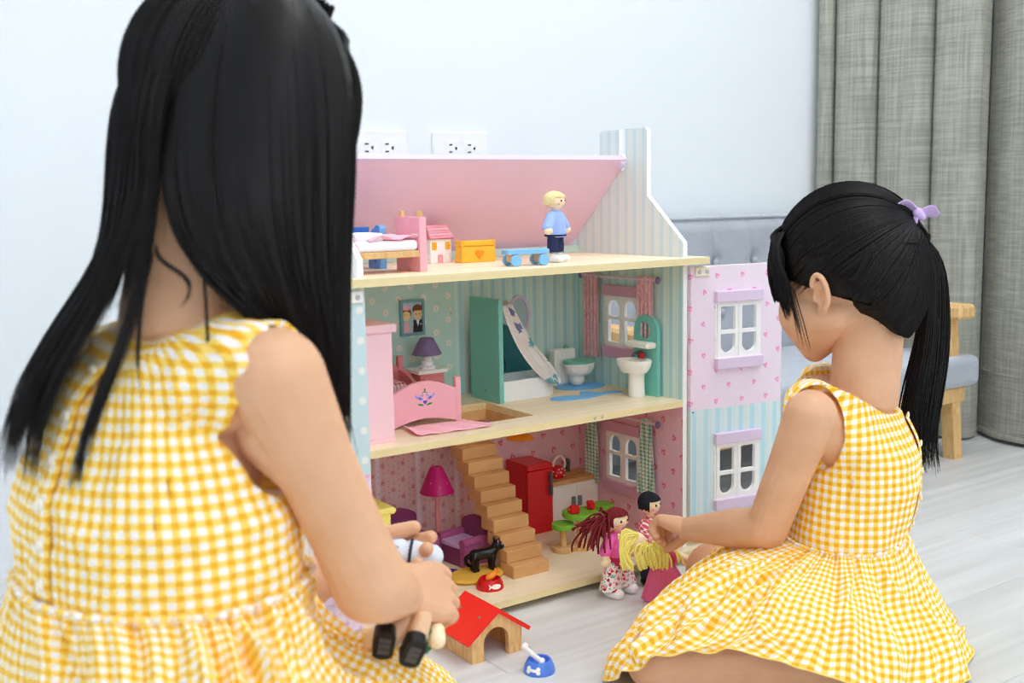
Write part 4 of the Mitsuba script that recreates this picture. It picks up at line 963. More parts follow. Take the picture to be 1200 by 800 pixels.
# black cat standing on the cushion, head turned to the right
k = thing('toy_cat', 'black toy cat standing on the mustard cushion', 'toy cat')
zc = ZB + 0.0078
b_ = [chain([(-0.0130, 0.000, 0.0225, 0.0092), (0.0000, 0.000, 0.0240, 0.0078), (0.0120, 0.000, 0.0245, 0.0084)]),
      chain([(0.0125, 0, 0.0255, 0.0078), (0.0185, 0, 0.0320, 0.0064)]),
      MF.sphere(0.0078, 24).translate((0.0205, -0.001, 0.0350)),
      chain([(0.0240, -0.003, 0.0335, 0.0042), (0.0272, -0.0045, 0.0325, 0.0032)]),
      chain([(0.0180, 0.003, 0.0400, 0.0024), (0.0172, 0.0042, 0.0455, 0.0009)]), chain([(0.0215, -0.0045, 0.0400, 0.0024), (0.0212, -0.006, 0.0452, 0.0009)])]
for s in (-1, 1):
    b_ += [chain([(-0.0150, s * 0.0040, 0.0200, 0.0064), (-0.0130, s * 0.0046, 0.0090, 0.0044), (-0.0155, s * 0.0046, 0.0032, 0.0036), (-0.0105, s * 0.0048, 0.0028, 0.0028)]),
           chain([(0.0125, s * 0.0038, 0.0200, 0.0052), (0.0118, s * 0.0042, 0.0080, 0.0036), (0.0116, s * 0.0042, 0.0032, 0.0033), (0.0150, s * 0.0042, 0.0027, 0.0027)])]
cat_body = union(b_) - MF.cube((0.1, 0.1, 0.01), True).translate((0, 0, -0.0049))
cm = tm(cat_body.refine_to_length(0.0016)); cm.merge_vertices()
trimesh.smoothing.filter_taubin(cm, iterations=8)
Wc = lambda m: moved(rotz(m if isinstance(m, trimesh.Trimesh) else tm(m), -14), (-0.3190, 0.0800, zc))
A(k, 'body', Wc(cm), 'black', True)
A(k, 'tail', Wc(tube([(-0.0205, 0.001, 0.0235), (-0.0245, 0.006, 0.0180), (-0.0215, 0.0115, 0.0080), (-0.0140, 0.0125, 0.0030)], [0.0032, 0.0030, 0.0028, 0.0018], 8, 18)), 'black', True)
A(k, 'ear_lining', Wc(ball((0.0203, -0.0062, 0.0415), (0.0009, 0.0009, 0.0024), 1)), 'blush', True)
for s in (-1, 1):
    A(k, 'eye', Wc(ball((0.0252, -0.0058 if s < 0 else 0.0020, 0.0368), 0.0011, 2)), 'spot', True)
    A(k, 'whisker', Wc(cat([tube([(0.0282, -0.0058 if s < 0 else -0.0016, 0.0325), (0.0268, -0.0058 + (-0.005 if s < 0 else 0.010), z)], 0.00028, 4) for z in (0.0310, 0.0330)])), 'spot', True)
A(k, 'nose', Wc(ball((0.0300, -0.0058, 0.0330), 0.0009, 1)), 'spot', True)

def bowl(key, label, c, r, h, m):
    k = thing(key, label, 'pet bowl')
    A(k, 'bowl', lathe([[0, 0], [r, 0], [r * 1.02, h * 0.12], [r * 0.96, h * 0.5], [r * 0.80, h * 0.92], [r * 0.74, h], [r * 0.66, h * 0.96], [r * 0.60, h * 0.6], [0, h * 0.5]], c, 44), m, 35)
    return k
bc = (-0.3398, 0.0330, ZB)
k = bowl('toy_bowl', 'red pet bowl with a white fish on its side at the dollhouse edge', bc, 0.0190, 0.0145, 'red')
def emboss(poly, c, r, h, az, m, k, name):
    """flat sign wrapped on a bowl's side"""
    g = ext(poly.segmentize(0.0015), 0.0008)
    g = trimesh.Trimesh(*trimesh.remesh.subdivide_to_size(g.vertices, g.faces, 0.003), process=False)
    v = g.vertices; zz = v[:, 1]; rr = r * np.interp(zz / h, [0, 0.12, 0.5, 0.92], [1, 1.02, 0.96, 0.80]) + 0.0001 + v[:, 2]
    a = az + v[:, 0] / r
    return A(k, name, trimesh.Trimesh(np.c_[c[0] + rr * np.cos(a), c[1] + rr * np.sin(a), c[2] + zz], g.faces, process=False), m)
fish = affinity.translate(shapely.union_all([ell(0.002, 0, 0.0075, 0.0032), Polygon([(-0.0040, 0), (-0.0095, 0.0036), (-0.0080, 0), (-0.0095, -0.0036)])]), 0, 0.0068)
emboss(fish, bc, 0.0190, 0.0145, math.radians(-100), 'spot', k, 'fish_sign')
k = one('toy_food', 'orange piece of toy fish lying in the red pet bowl', 'toy food', cat([ball((0, 0, 0), (0.0092, 0.0060, 0.0048), 3), hull([(0.007, 0, 0), (0.0125, 0.0045, 0.004), (0.0125, -0.0045, 0.004), (0.0125, 0.0, -0.003), (0.0085, 0.0015, 0.003), (0.0085, -0.0015, -0.002)])]).apply_transform(trimesh.transformations.rotation_matrix(-0.45, [0, 1, 0])).apply_translation((-0.3370, 0.0340, ZB + 0.0160)), 'orange', 40)

k = thing('toy_fridge', 'tall red toy fridge at the back of the doll kitchen', 'toy fridge')
A(k, 'body', box(-0.1640, -0.1155, 0.1935, 0.2490, ZB, 0.1345, 0.002), 'red')
A(k, 'door', xz(rrect(-0.1640, -0.1155, ZB + 0.001, 0.1245, 0.003), 0.1870, 0.1930), 'red')
A(k, 'freezer_door', xz(rrect(-0.1640, -0.1155, 0.1260, 0.1345, 0.003), 0.1870, 0.1930), 'red')
A(k, 'handle', box(-0.1240, -0.1195, 0.1790, 0.1875, 0.1020, 0.1190, 0.001), 'dark_grey')
A(k, 'handle', box(-0.1240, -0.1195, 0.1790, 0.1875, 0.0820, 0.1000, 0.001), 'dark_grey')

k = thing('toy_kitchen_unit', 'white toy kitchen unit with a wooden sink top and grey handles', 'toy kitchen unit')
A(k, 'body', box(-0.1140, -0.0095, 0.2020, 0.2530, ZB, 0.0880), 'white')
wtop = sbox(-0.1150, 0.1990, -0.0085, 0.2545).difference(sbox(-0.0640, 0.2150, -0.0260, 0.2380))
A(k, 'worktop', xy(wtop, 0.0885, 0.0960), 'beech')
A(k, 'sink', box(-0.0640, -0.0260, 0.2150, 0.2380, 0.0882, 0.0892, 0.0003), 'beech')
for (a, b, hx) in ((-0.1110, -0.0590, -0.0640), (-0.0560, -0.0130, -0.0510)):
    d_ = A(k, 'door', box(a, b, 0.2000, 0.2022, ZB + 0.004, 0.0855, 0.0006), 'white')
    put(d_ + '__handle', box(hx - 0.0035, hx + 0.0035, 0.1965, 0.2005, 0.0490, 0.0660, 0.0006), 'grey')
A(k, 'faucet', cat([cyl((-0.0420, 0.2430, 0.0960), (-0.0420, 0.2430, 0.1120), 0.0042, n=16), ball((-0.0420, 0.2430, 0.1135), 0.0052, 2)]), 'dark_grey', 40)
k = thing('toy_kettle', 'red toy kettle with white dots on the doll kitchen worktop', 'toy kettle')
c = np.array([-0.0790, 0.2240, 0.0960])
kb = A(k, 'body', lathe([[0, 0], [0.0115, 0], [0.0135, 0.003], [0.0142, 0.008], [0.0120, 0.0150], [0.0070, 0.0192], [0, 0.0200]], c, 32), 'red', 35)
for a, h_, rr in ((-2.3, 0.006, 0.0141), (-1.7, 0.011, 0.0136), (-1.2, 0.005, 0.0140), (-0.8, 0.012, 0.0132), (-2.7, 0.012, 0.0133), (-1.9, 0.0155, 0.0114), (-1.3, 0.0160, 0.0110)):
    put(kb + '__dot', ball(c + [rr * math.cos(a), rr * math.sin(a), h_], 0.0014, 1), 'spot', True)
A(k, 'handle', tube([c + [-0.006, 0, 0.018], c + [-0.004, 0, 0.030], c + [0.008, 0, 0.0345], c + [0.0160, 0, 0.026], c + [0.0130, 0, 0.012]], 0.0020, 8, 22), 'cream', True)
A(k, 'spout', tube([c + [-0.011, -0.004, 0.006], c + [-0.018, -0.007, 0.013]], [0.003, 0.0018], 8), 'red', True)

def stool(key, label, cat_, c, r, h, rb_, group=None):
    k = thing(key, label, cat_, group)
    A(k, 'top', lathe([[0, h - 0.0085], [r - 0.0012, h - 0.0085], [r, h - 0.0070], [r, h - 0.0012], [r - 0.0012, h], [0, h]], c, 40), 'green', 30)
    A(k, 'pole', cyl((c[0], c[1], c[2] + 0.008), (c[0], c[1], c[2] + h - 0.0085), 0.0052), 'pine')
    A(k, 'foot', lathe([[0, 0], [rb_, 0], [rb_, 0.0065], [rb_ - 0.0015, 0.0082], [0, 0.0082]], c, 32), 'pine', 30)
stool('toy_table', 'round green toy table on a wooden pole in the doll kitchen', 'toy table', (-0.1355, 0.0905, ZB), 0.0275, 0.0590, 0.0175)
stool('toy_stool', 'green toy stool at the left of the doll kitchen table', 'toy stool', (-0.1640, 0.0960, ZB), 0.0175, 0.0440, 0.0165)
stool('toy_stool', 'green toy stool behind the redhead doll', 'toy stool', (-0.0490, 0.1420, ZB), 0.0175, 0.0440, 0.0165)
def cup(label, x, y, deg):
    k = thing('toy_cup', label, 'toy cup')
    c = (x, y, ZB + 0.0590)
    A(k, 'cup', rotz(rb(np.array([x - 0.0072, y - 0.006, c[2]]), np.array([x + 0.0072, y + 0.006, c[2] + 0.0125]), 0.002), deg, (x, y, 0)), 'red')
    A(k, 'handle', rotz(tube([(x - 0.007, y, c[2] + 0.010), (x - 0.0105, y, c[2] + 0.008), (x - 0.0100, y, c[2] + 0.004), (x - 0.007, y, c[2] + 0.003)], 0.0011, 6, 10), deg, (x, y, 0)), 'red', True)
cup('red toy cup at the left of the green doll table', -0.1500, 0.0850, -30)
cup('red toy cup at the right of the green doll table', -0.1155, 0.0900, 60)
k = thing('toy_ceiling_lamp', 'orange dish-shaped toy lamp under the dollhouse middle floor', 'toy lamp')
A(k, 'shade', lathe([[0, 0.008], [0.010, 0.0075], [0.019, 0.003], [0.022, 0.0], [0.020, 0.0], [0.010, 0.0055], [0, 0.006]], (-0.2030, 0.150, ZM - TH - 0.0465), 32), 'orange', 35)
A(k, 'cord', cyl((-0.2030, 0.150, ZM - TH - 0.039), (-0.2030, 0.150, ZM - TH), 0.0012, n=8), 'cream')

# ---------------------------------------------------------------- on the room's floor: kennel and blue bowl
k = thing('toy_kennel', 'wooden toy kennel with a red roof on the floor before the dollhouse', 'toy kennel')
xa, xb, ya, yb = -0.4715, -0.3985, -0.1270, -0.0585
arch = sbox(-0.4545, -0.01, -0.4180, 0.021).union(ell(-0.43625, 0.021, 0.01825, 0.0178))
fp = Polygon([(xa, 0), (xb, 0), (xb, 0.0335), (-0.4350, 0.0585), (xa, 0.0335)]).difference(arch)
A(k, 'front_wall', xz(fp, ya, ya + 0.0075), 'pine')
A(k, 'rear_wall', xz(Polygon([(xa, 0), (xb, 0), (xb, 0.0335), (-0.4350, 0.0585), (xa, 0.0335)]), yb - 0.0075, yb), 'pine')
for x in (xa, xb - 0.0075): A(k, 'side_wall', box(x, x + 0.0075, ya + 0.0078, yb - 0.0078, 0, 0.0335), 'pine')
ap = np.array([-0.4350, 0.0640])
for s in (-1, 1):
    e = ap + np.array([s * 0.0475, -0.0345])
    n_ = np.array([s * 0.0345, 0.0475]); n_ /= np.linalg.norm(n_)
    dd = (e - ap) / np.linalg.norm(e - ap)
    st_ = ap - n_ * 0.0052 if s < 0 else ap - n_ * 0.0052 + dd * 0.0002
    quad = [st_ + dd * (0.0037 if s > 0 else 0), e - n_ * 0.0052, e, ap + dd * (0 if s < 0 else 0.0001)]
    pn = A(k, 'roof_panel', yzr if False else place(ext(Polygon(quad), 0.0765), [1, 0, 0], [0, 0, 1], [0, 1, 0], [0, ya - 0.0045, 0]), 'bright_red')
    for yy in (ya + 0.012, yb - 0.014):
        q = ap + dd * 0.022 + n_ * 0.0002
        put(pn + '__screw', cyl((q[0], yy, q[1]), (q[0] + n_[0] * 0.0006, yy, q[1] + n_[1] * 0.0006), 0.0019, n=12), 'steel')
bc = (-0.4170, -0.1890, 0.0)
k = bowl('toy_bowl', 'blue pet bowl with a white bone on its side on the floor', bc, 0.0185, 0.0155, 'bowl_blue')
bone = affinity.translate(shapely.union_all([sbox(-0.006, -0.0015, 0.006, 0.0015)] + [ell(a * 0.0065, b * 0.0018, 0.0026, 0.0024, 16) for a in (-1, 1) for b in (-1, 1)]), 0, 0.0075)
emboss(bone, bc, 0.0185, 0.0155, math.radians(-150), 'spot', k, 'bone_sign')
one('toy_bone', 'white toy bone standing slanted in the blue pet bowl', 'toy bone', cat([chainm for chainm in [moved(tm(union([chain([(-0.4370, -0.1790, 0.0300, 0.0030), (-0.4225, -0.1880, 0.0135, 0.0034)]), MF.sphere(0.0038, 16).translate((-0.4395, -0.1795, 0.0325)), MF.sphere(0.0036, 16).translate((-0.4360, -0.1765, 0.0325)), MF.sphere(0.0036, 16).translate((-0.4225, -0.1905, 0.0128)), MF.sphere(0.0036, 16).translate((-0.4190, -0.1865, 0.0128))])), (0.0065, -0.002, -0.001))]]), 'spot', 50)

# ---------------------------------------------------------------- the two girls
def f_skin(p, n, uv):
    g = mikit.fbm(p.x * 38.0, p.y * 38.0, p.z * 38.0, 3)
    return mix(L3((208, 157, 120)), L3((222, 174, 139)), g)
mat('skin', fn=f_skin, rough=0.5, spec=0.35)
mat('hair', (17, 14, 14), 0.42, 0.22)
mat('lash', (20, 16, 16), 0.6)
mat('lip', (206, 122, 112), 0.45)
mat('nail', (240, 196, 186), 0.3)
def unit(v): v = np.asarray(v, float); return v / np.linalg.norm(v)
class Frame:
    """a body's own axes: f forward, l to its left, u up"""
    def __init__(s, o, f, pitch=0.0):
        f = unit([f[0], f[1], 0]); s.o = np.asarray(o, float)
        s.l = np.cross([0, 0, 1.0], f)
        s.f = f * math.cos(pitch) - np.array([0, 0, 1.0]) * math.sin(pitch)
        s.u = np.cross(s.f, s.l)
    def w(s, p): p = np.asarray(p, float); return s.o + p[..., 0:1] * s.f + p[..., 1:2] * s.l + p[..., 2:3] * s.u
    def loc(s, q): q = np.asarray(q, float) - s.o; return np.stack([q @ s.f, q @ s.l, q @ s.u], -1)
    def ell(s, c, r, seg=40):
        """ellipsoid at local c with radii r along f, l, u"""
        M = np.stack([s.f * r[0], s.l * r[1], s.u * r[2]], 1)
        o = s.w(np.asarray(c, float))
        return MF.sphere(1.0, seg).transform(np.c_[M, o])
    def ew(s, o, r, seg=40):
        M = np.stack([s.f * r[0], s.l * r[1], s.u * r[2]], 1)
        return MF.sphere(1.0, seg).transform(np.c_[M, np.asarray(o, float)])
    def ch(s, pts, seg=20): return chain([(*s.w(np.array(p[:3])), p[3]) for p in pts], seg)
def hullm(*ms): return MF.batch_hull(list(ms))
def relax(man, edge, it):
    m = tm(man.refine_to_length(edge)); m.merge_vertices()
    trimesh.smoothing.filter_taubin(m, lamb=0.5, nu=0.52, iterations=it)
    return m
def head_shape(F, neck):
    c = [hullm(F.ell((-0.008, 0, 0.012), (0.080, 0.068, 0.078)), F.ell((0.020, 0, -0.008), (0.056, 0.060, 0.064))),
         hullm(*[F.ell(p, (r, r, r), 20) for p, r in (((0.046, 0.035, -0.044), 0.029), ((0.046, -0.035, -0.044), 0.029), ((0.004, 0.044, -0.054), 0.018), ((0.004, -0.044, -0.054), 0.018), ((0.056, 0, -0.088), 0.016), ((0.066, 0, -0.058), 0.015), ((0.056, 0, 0.0), 0.020), ((-0.01, 0, -0.03), 0.04))]),
         F.ch([(0.072, 0, -0.008, 0.006), (0.083, 0, -0.034, 0.0075)]), F.ch([(0.079, 0.006, -0.037, 0.005), (0.079, -0.006, -0.037, 0.005)]),
         F.ch([(0.0765, 0.010, -0.060, 0.0045), (0.080, 0, -0.0585, 0.005), (0.0765, -0.010, -0.060, 0.0045)]), F.ch([(0.0755, 0.008, -0.068, 0.0045), (0.078, 0, -0.069, 0.0052), (0.0755, -0.008, -0.068, 0.0045)])]
    c.append(neck)
    for s in (1, -1):     # ears
        t = np.linspace(-2.2, 2.3, 14)
        rim = [(-0.010 - 0.0085 * math.cos(a) * (1 if a > 0 else 1) + 0.000, s * (0.0735 + 0.003 * math.cos(a) * -1), -0.022 + 0.0195 * math.sin(a) + (0.003 if a > 0 else -0.002), 0.0036) for a in np.linspace(-1.9, 2.9, 16)]
        rim = [(0.003 - 0.0095 * math.cos(a) , s * (0.0745 + 0.0055 * (0.5 + 0.5 * math.cos(a))), -0.022 + 0.0195 * math.sin(a), 0.0034) for a in np.linspace(-1.5, 2.7, 16)]
        c.append(F.ch(rim, 12))
        c.append(F.ell((0.003, s * 0.0730, -0.024), (0.0098, 0.0040, 0.0185), 24) - F.ell((0.006, s * 0.0775, -0.027), (0.0062, 0.0045, 0.0095), 20))
        c.append(F.ell((0.0065, s * 0.0725, -0.0425), (0.0065, 0.0040, 0.0062), 16))
        c.append(F.ch([(0.0125, s * 0.0725, -0.030, 0.0030), (0.012, s * 0.0740, -0.026, 0.0026)], 10))
    return c
def hand_chains(w, d, n, s, sc=1.0, curl=(1.0, 1.0, 1.0, 1.0), thumb=(0.5, 0.6, 0.4), tc=0.5, spread=0.06):
    """w wrist; d towards the fingers, n out of the palm, s to the thumb's side"""
    w = np.asarray(w, float); d = unit(d); n = unit(np.asarray(n) - d * (np.asarray(n) @ d)); s = unit(np.asarray(s) - d * (np.asarray(s) @ d) - n * (np.asarray(s) @ n))
    out = []; S = lambda p, r: MF.sphere(r * sc, 16).translate(tuple(map(float, p)))
    kn = [w + sc * (d * L + s * q) for L, q in ((0.0500, 0.0190), (0.0525, 0.0065), (0.0505, -0.0060), (0.0455, -0.0175))]
    out.append(hullm(S(w + s * 0.008 * sc, 0.0135), S(w - s * 0.008 * sc, 0.0130), *[S(k - d * 0.008 * sc, 0.0098) for k in kn]))
    out.append(hullm(S(w + sc * (d * 0.012 + s * 0.016 + n * 0.004), 0.0110), S(w + sc * (d * 0.032 + s * 0.020 + n * 0.004), 0.0090), S(w + sc * d * 0.015, 0.012)))
    for k, (b, ln) in enumerate(zip(kn, (0.046, 0.051, 0.047, 0.038))):
        q = b.copy(); a = 0.0; pts = [(b - d * 0.006 * sc, 0.0084), (b, 0.0082)]
        dd = unit(d + s * spread * (1.5 - k))
        for fr, bend, r in ((0.46, 0.55, 0.0074), (0.31, 0.85, 0.0068), (0.23, 0.60, 0.0058)):
            a += bend * curl[k]
            q = q + sc * ln * fr * (dd * math.cos(a) + n * math.sin(a)); pts.append((q, r))
        ms = [hullm(S(pa, ra), S(pb, rb2)) for (pa, ra), (pb, rb2) in zip(pts[:-1], pts[1:])]
        out += ms
    b = w + sc * (d * 0.018 + s * 0.019 + n * 0.004)
    t0 = unit(d * thumb[0] + s * thumb[1] + n * thumb[2]); t1 = unit(t0 * math.cos(tc) + unit(d * 0.6 - s * 0.7 + n * 0.4) * math.sin(tc))
    p1 = b + t0 * 0.024 * sc; p2 = p1 + unit(t0 + t1) * 0.020 * sc; p3 = p2 + t1 * 0.016 * sc
    out += [hullm(S(b, 0.0105), S(p1, 0.0085)), hullm(S(p1, 0.0085), S(p2, 0.0076)), hullm(S(p2, 0.0076), S(p3, 0.0062))]
    return out
def ring_surface(rings, nu, nv, clampz=0.003):
    """rings: (m, k, 3) closed control rings -> (nv, nu, 3) smooth surface; the last column repeats the first"""
    from scipy.interpolate import CubicSpline, PchipInterpolator
    R_ = np.asarray(rings, float); m, k = R_.shape[:2]
    per = [CubicSpline(np.arange(k + 1), np.vstack([r, r[:1]]), bc_type='periodic')(np.linspace(0, k, nu)) for r in R_]
    P = PchipInterpolator(np.linspace(0, 1, m), np.array(per), axis=0)(np.linspace(0, 1, nv))
    return P
def arclen(P):
    d = np.linalg.norm(np.diff(P, axis=0), axis=1); return np.r_[0, np.cumsum(d)]
def skirt_part(key, rings, nu, nv, folds, amp, seed, creases=()):
    P = ring_surface(rings, nu, nv)
    cx = P.mean(1, keepdims=True)
    th = np.linspace(0, 2 * np.pi, nu); t = np.linspace(0, 1, nv)[:, None]
    out_ = P - cx; out_ /= np.linalg.norm(out_, axis=2, keepdims=True)
    up = np.zeros_like(out_); up[..., 2] = 0.55; nrm = out_ + up; nrm /= np.linalg.norm(nrm, axis=2, keepdims=True)
    ph = meshkit.fbm(np.stack([np.cos(th) * 1.5, np.sin(th) * 1.5, np.zeros(nu) + seed], -1), 3, seed)
    gather = np.cos(th * folds[0] + 9 * ph)[None] * np.exp(-t * 5.0) * 0.0030 + (1 - 1.6 * np.abs(np.sin(0.5 * (th * folds[1] + 7 * ph + 1.2 * t))))[..., :] * amp * np.clip(t * 2.2, 0, 1) * (0.55 + 0.45 * np.cos(3 * th + seed))
    lump = (meshkit.fbm(np.concatenate([P * 14, ], -1), 3, seed) - 0.5) * 0.012 * np.clip(t * 3, 0, 1)
    fine = (meshkit.fbm(P * 45, 2, seed + 3) - 0.5) * 0.004
    cr = np.zeros((nv, nu)); g_ = np.random.default_rng(seed + 50); uu = np.linspace(0, 1, nu)[None]
    for _ in range(26):
        a0, t0, sl, ln, wd = g_.random(), 0.05 + 0.75 * g_.random(), g_.normal(0, 0.10), 0.15 + 0.3 * g_.random(), 0.006 + 0.008 * g_.random()
        du = (uu - a0 - sl * (t - t0) + 0.5) % 1.0 - 0.5
        env = np.exp(-((t - t0) / ln) ** 2)
        cr += env * (np.exp(-((du - wd) / wd) ** 2) - 1.1 * np.exp(-((du + 0.6 * wd) / wd) ** 2)) * amp * 0.65
    for u0, t0, u1, t1, wd, am in creases:      # the large drape folds: a ridge with a valley on its lower side
        q = np.clip((t - t0) / (t1 - t0), 0, 1)
        du = (uu - (u0 + (u1 - u0) * q) + 0.5) % 1.0 - 0.5
        env = np.clip((t - t0) / 0.12, 0, 1) * np.clip((t1 - t) / 0.18, 0, 1)
        cr = cr + env * am * (np.exp(-(du / wd) ** 2) - 0.9 * np.exp(-((du - 1.5 * wd) / wd) ** 2))
    P = P + nrm * (gather + lump + fine + cr)[..., None]
    P[:, -1] = P[:, 0]
    P[..., 2] = np.maximum(P[..., 2], 0.0035)
    # cloth coordinates: along the rings from the hem's length, and down from the waist
    hemlen = arclen(P[nv // 2]); hemlen = hemlen * 1.0
    U = np.broadcast_to(hemlen[None], (nv, nu)); V = np.array([arclen(P[:, j]) for j in range(nu)]).T
    Vm = 0.6 * V + 0.4 * V.mean(1, keepdims=True)
    uv = np.stack([U, -Vm], -1).reshape(-1, 2)
    return put(key, grid(P), 'gingham', True, uv), P
def bodice_part(key, man, F, cx, edge, seed, amp=0.004, rad=0.085):
    m = relax(man, edge, 6)
    v = m.vertices; nr = m.vertex_normals
    L = F.loc(v)
    q = np.c_[L[:, :2] * 26, L[:, 2] * 9]
    q2 = np.stack([L @ np.array([14.0, 16.0, 22.0]), L @ np.array([3.0, -4.0, 3.0]), L[:, 1] * 3], -1)
    dsp = (meshkit.fbm(q, 3, seed) - 0.5) * amp * 2 - amp * 0.9 * np.abs(meshkit.fbm(q2, 2, seed + 7) - 0.5) + (meshkit.fbm(L * 60, 2, seed + 2) - 0.5) * amp * 0.5
    v = v + nr * dsp[:, None]
    th = np.arctan2(L[:, 1], -L[:, 0] + 1e-9)        # zero at the back, seam in front
    f = m.faces
    wrap = (th[f].max(1) - th[f].min(1)) > np.pi
    idx = f[wrap].ravel(); new = th[idx] < 0
    rep = {}
    v2, th2, L2 = [v], [th], [L[:, 2]]
    f = f.copy(); add = []
    for fi in np.nonzero(wrap)[0]:
        for c in range(3):
            a = f[fi, c]
            if th[a] < 0:
                if a not in rep: rep[a] = len(v) + len(add); add.append(a)
                f[fi, c] = rep[a]
    if add:
        v = np.vstack([v, v[add]]); th = np.r_[th, th[add] + 2 * np.pi]; lz = np.r_[L[:, 2], L[add, 2]]
    else: lz = L[:, 2]
    uv = np.c_[th * rad, lz]
    return put(key, trimesh.Trimesh(v, f, process=False), 'gingham', True, uv), trimesh.Trimesh(v, f, process=False)
def surface_line(mesh, F, side, us, off):
    """points on a mesh along the local (f, l) direction side, at heights us"""
    L = F.loc(mesh.vertices); d = unit(side); out = []
    for u in us:
        dv = L[:, 0] * d[0] + L[:, 1] * d[1]; cr = np.abs(L[:, 0] * d[1] - L[:, 1] * d[0])
        ok = (np.abs(L[:, 2] - u) < 0.008) & (cr < 0.012) & (dv > 0)
        if ok.any(): out.append([*(d * (dv[ok].max() + off)), u])
    return F.w(np.array(out))
def strands(paths_r, sides=4):
    """many tapered tubes in one mesh; paths_r: list of (n,3) arrays and radii"""
    return cat([tube(p, r, sides, caps=False) for p, r in paths_r])
def loft_hair(guides, n, seed, r0, jit, segs=18, tip=0.25, tipspread=0.0, short=0.80):
    """strands interpolated across a fan of guide curves"""
    g = np.random.default_rng(seed)
    G = np.array([spline(q, segs) for q in guides])
    m = len(G); out = []
    from scipy.interpolate import PchipInterpolator
    ip = PchipInterpolator(np.arange(m), G, axis=0) if m > 2 else None
    sd = 0.35
    for i in range(n):
        a = (i + g.random()) / n * (m - 1)
        c = ip(a) if ip is not None else G[0] * (1 - a) + G[1] * a
        off = g.normal(0, 1, 3) * jit
        t = np.linspace(0, 1, segs)
        wave = np.sin(t * (2 + 3 * g.random()) + g.random() * 6)[:, None] * g.normal(0, 1, 3) * jit * 0.35
        c = c + off * (0.35 + 0.65 * t)[:, None] + wave * t[:, None] + (g.normal(0, 1, 3) * tipspread)[None] * (t ** 3)[:, None]
        e = int(segs * (short + (1 - short) * g.random())) if tip else segs
        c = c[:max(e, 6)]
        r = r0 * (0.7 + 0.6 * g.random()) * np.interp(np.linspace(0, 1, len(c)), [0, 0.1, 0.7, 1], [0.8, 1, 0.9, tip])
        out.append((c, r))
    return strands(out)
def loft_sheet(guides, segs=30, nu=40):
    from scipy.interpolate import PchipInterpolator
    G = np.array([spline(q, segs) for q in guides])
    P = PchipInterpolator(np.arange(len(G)), G, axis=0)(np.linspace(0, len(G) - 1, nu))
    return sheet(P.transpose(1, 0, 2), 0.004)
def skull_hair(F, roots, tie, radii, n, seed, r0, c0=(0.0, 0.0, 0.0), segs=16, lift=0.0, jit=0.0015):
    """strands lying on an ellipsoid from points on the hairline to a tie point"""
    g = np.random.default_rng(seed); c0 = np.asarray(c0); rad = np.asarray(radii)
    R0 = np.array([spline(np.array(roots), 200)])[0]; T0 = (np.asarray(tie) - c0) / rad; T0 = T0 / np.linalg.norm(T0)
    out = []
    for i in range(n):
        a = (i + g.random()) / n
        q = R0[int(a * 199)] + g.normal(0, 1, 3) * 0.0055
        A0 = (q - c0) / rad; A0 = A0 / np.linalg.norm(A0)
        w = math.acos(np.clip(A0 @ T0, -1, 1)); t = np.linspace(0, 1, segs)
        S_ = (np.sin((1 - t) * w)[:, None] * A0 + np.sin(t * w)[:, None] * T0) / math.sin(w)
        h = 1.0 + lift * np.sin(t * np.pi) + (g.random() * jit / 0.08) * np.sin(t * np.pi) ** 0.5
        p = c0 + S_ * rad * h[:, None]
        out.append((F.w(p), r0 * np.interp(t, [0, 0.12, 1], [0.35, 1, 0.9])))
    return strands(out)
def cap_shell(F, radii, c0, cut):
    """hair cap under the strands: ellipsoid, minus a hairline cutter"""
    return tm(F.ell(c0, radii, 64) - cut)

# ================= younger girl, kneeling before the dollhouse =================
FB = np.array([-0.579, 0.816, 0.0])
g2 = thing('person', 'small girl with a black ponytail in a yellow gingham dress kneeling and holding dolls', 'person')
HF = Frame((-0.0803, -0.3484, 0.4670), [-0.316, 0.950, 0.0], math.radians(14))
TF = Frame((-0.0766, -0.3673, 0.2156), FB)
waist, chest, nbase = np.array((-0.0870, -0.3649, 0.1482)), np.array((-0.0720, -0.3730, 0.2370)), np.array((-0.0697, -0.3738, 0.3177))
shL, elL, wrL = np.array((-0.1782, -0.3865, 0.3080)), np.array((-0.1892, -0.3344, 0.1677)), np.array((-0.1779, -0.1895, 0.1278))
shR = chest + (shL - chest) - TF.l * 2 * ((shL - chest) @ TF.l)
torso = [hullm(TF.ew(waist, (0.058, 0.074, 0.035)), TF.ew(chest, (0.062, 0.080, 0.045))),
         hullm(TF.ew(chest + [0, 0, 0.012], (0.058, 0.076, 0.035)), TF.ew(shL - TF.l * 0.012 + [0, 0, 0.000], (0.026, 0.026, 0.026)), TF.ew(shR + TF.l * 0.012, (0.026, 0.026, 0.026)), TF.ew(nbase - [0, 0, 0.022], (0.034, 0.040, 0.018)))]
pel = np.array((-0.0749, -0.3770, 0.0493))
legs = [hullm(TF.ew(waist, (0.058, 0.074, 0.035)), TF.ew(pel, (0.070, 0.085, 0.050)))]
hipL, knL, anL = np.array((-0.1548, -0.4340, 0.0388)), np.array((-0.3442, -0.3178, 0.0279)), np.array((-0.1495, -0.3755, 0.0066))
hipR, knR, anR = np.array((-0.0235, -0.3103, 0.0368)), np.array((-0.1138, -0.1720, 0.0542)), np.array((-0.0174, -0.2715, 0.0001))
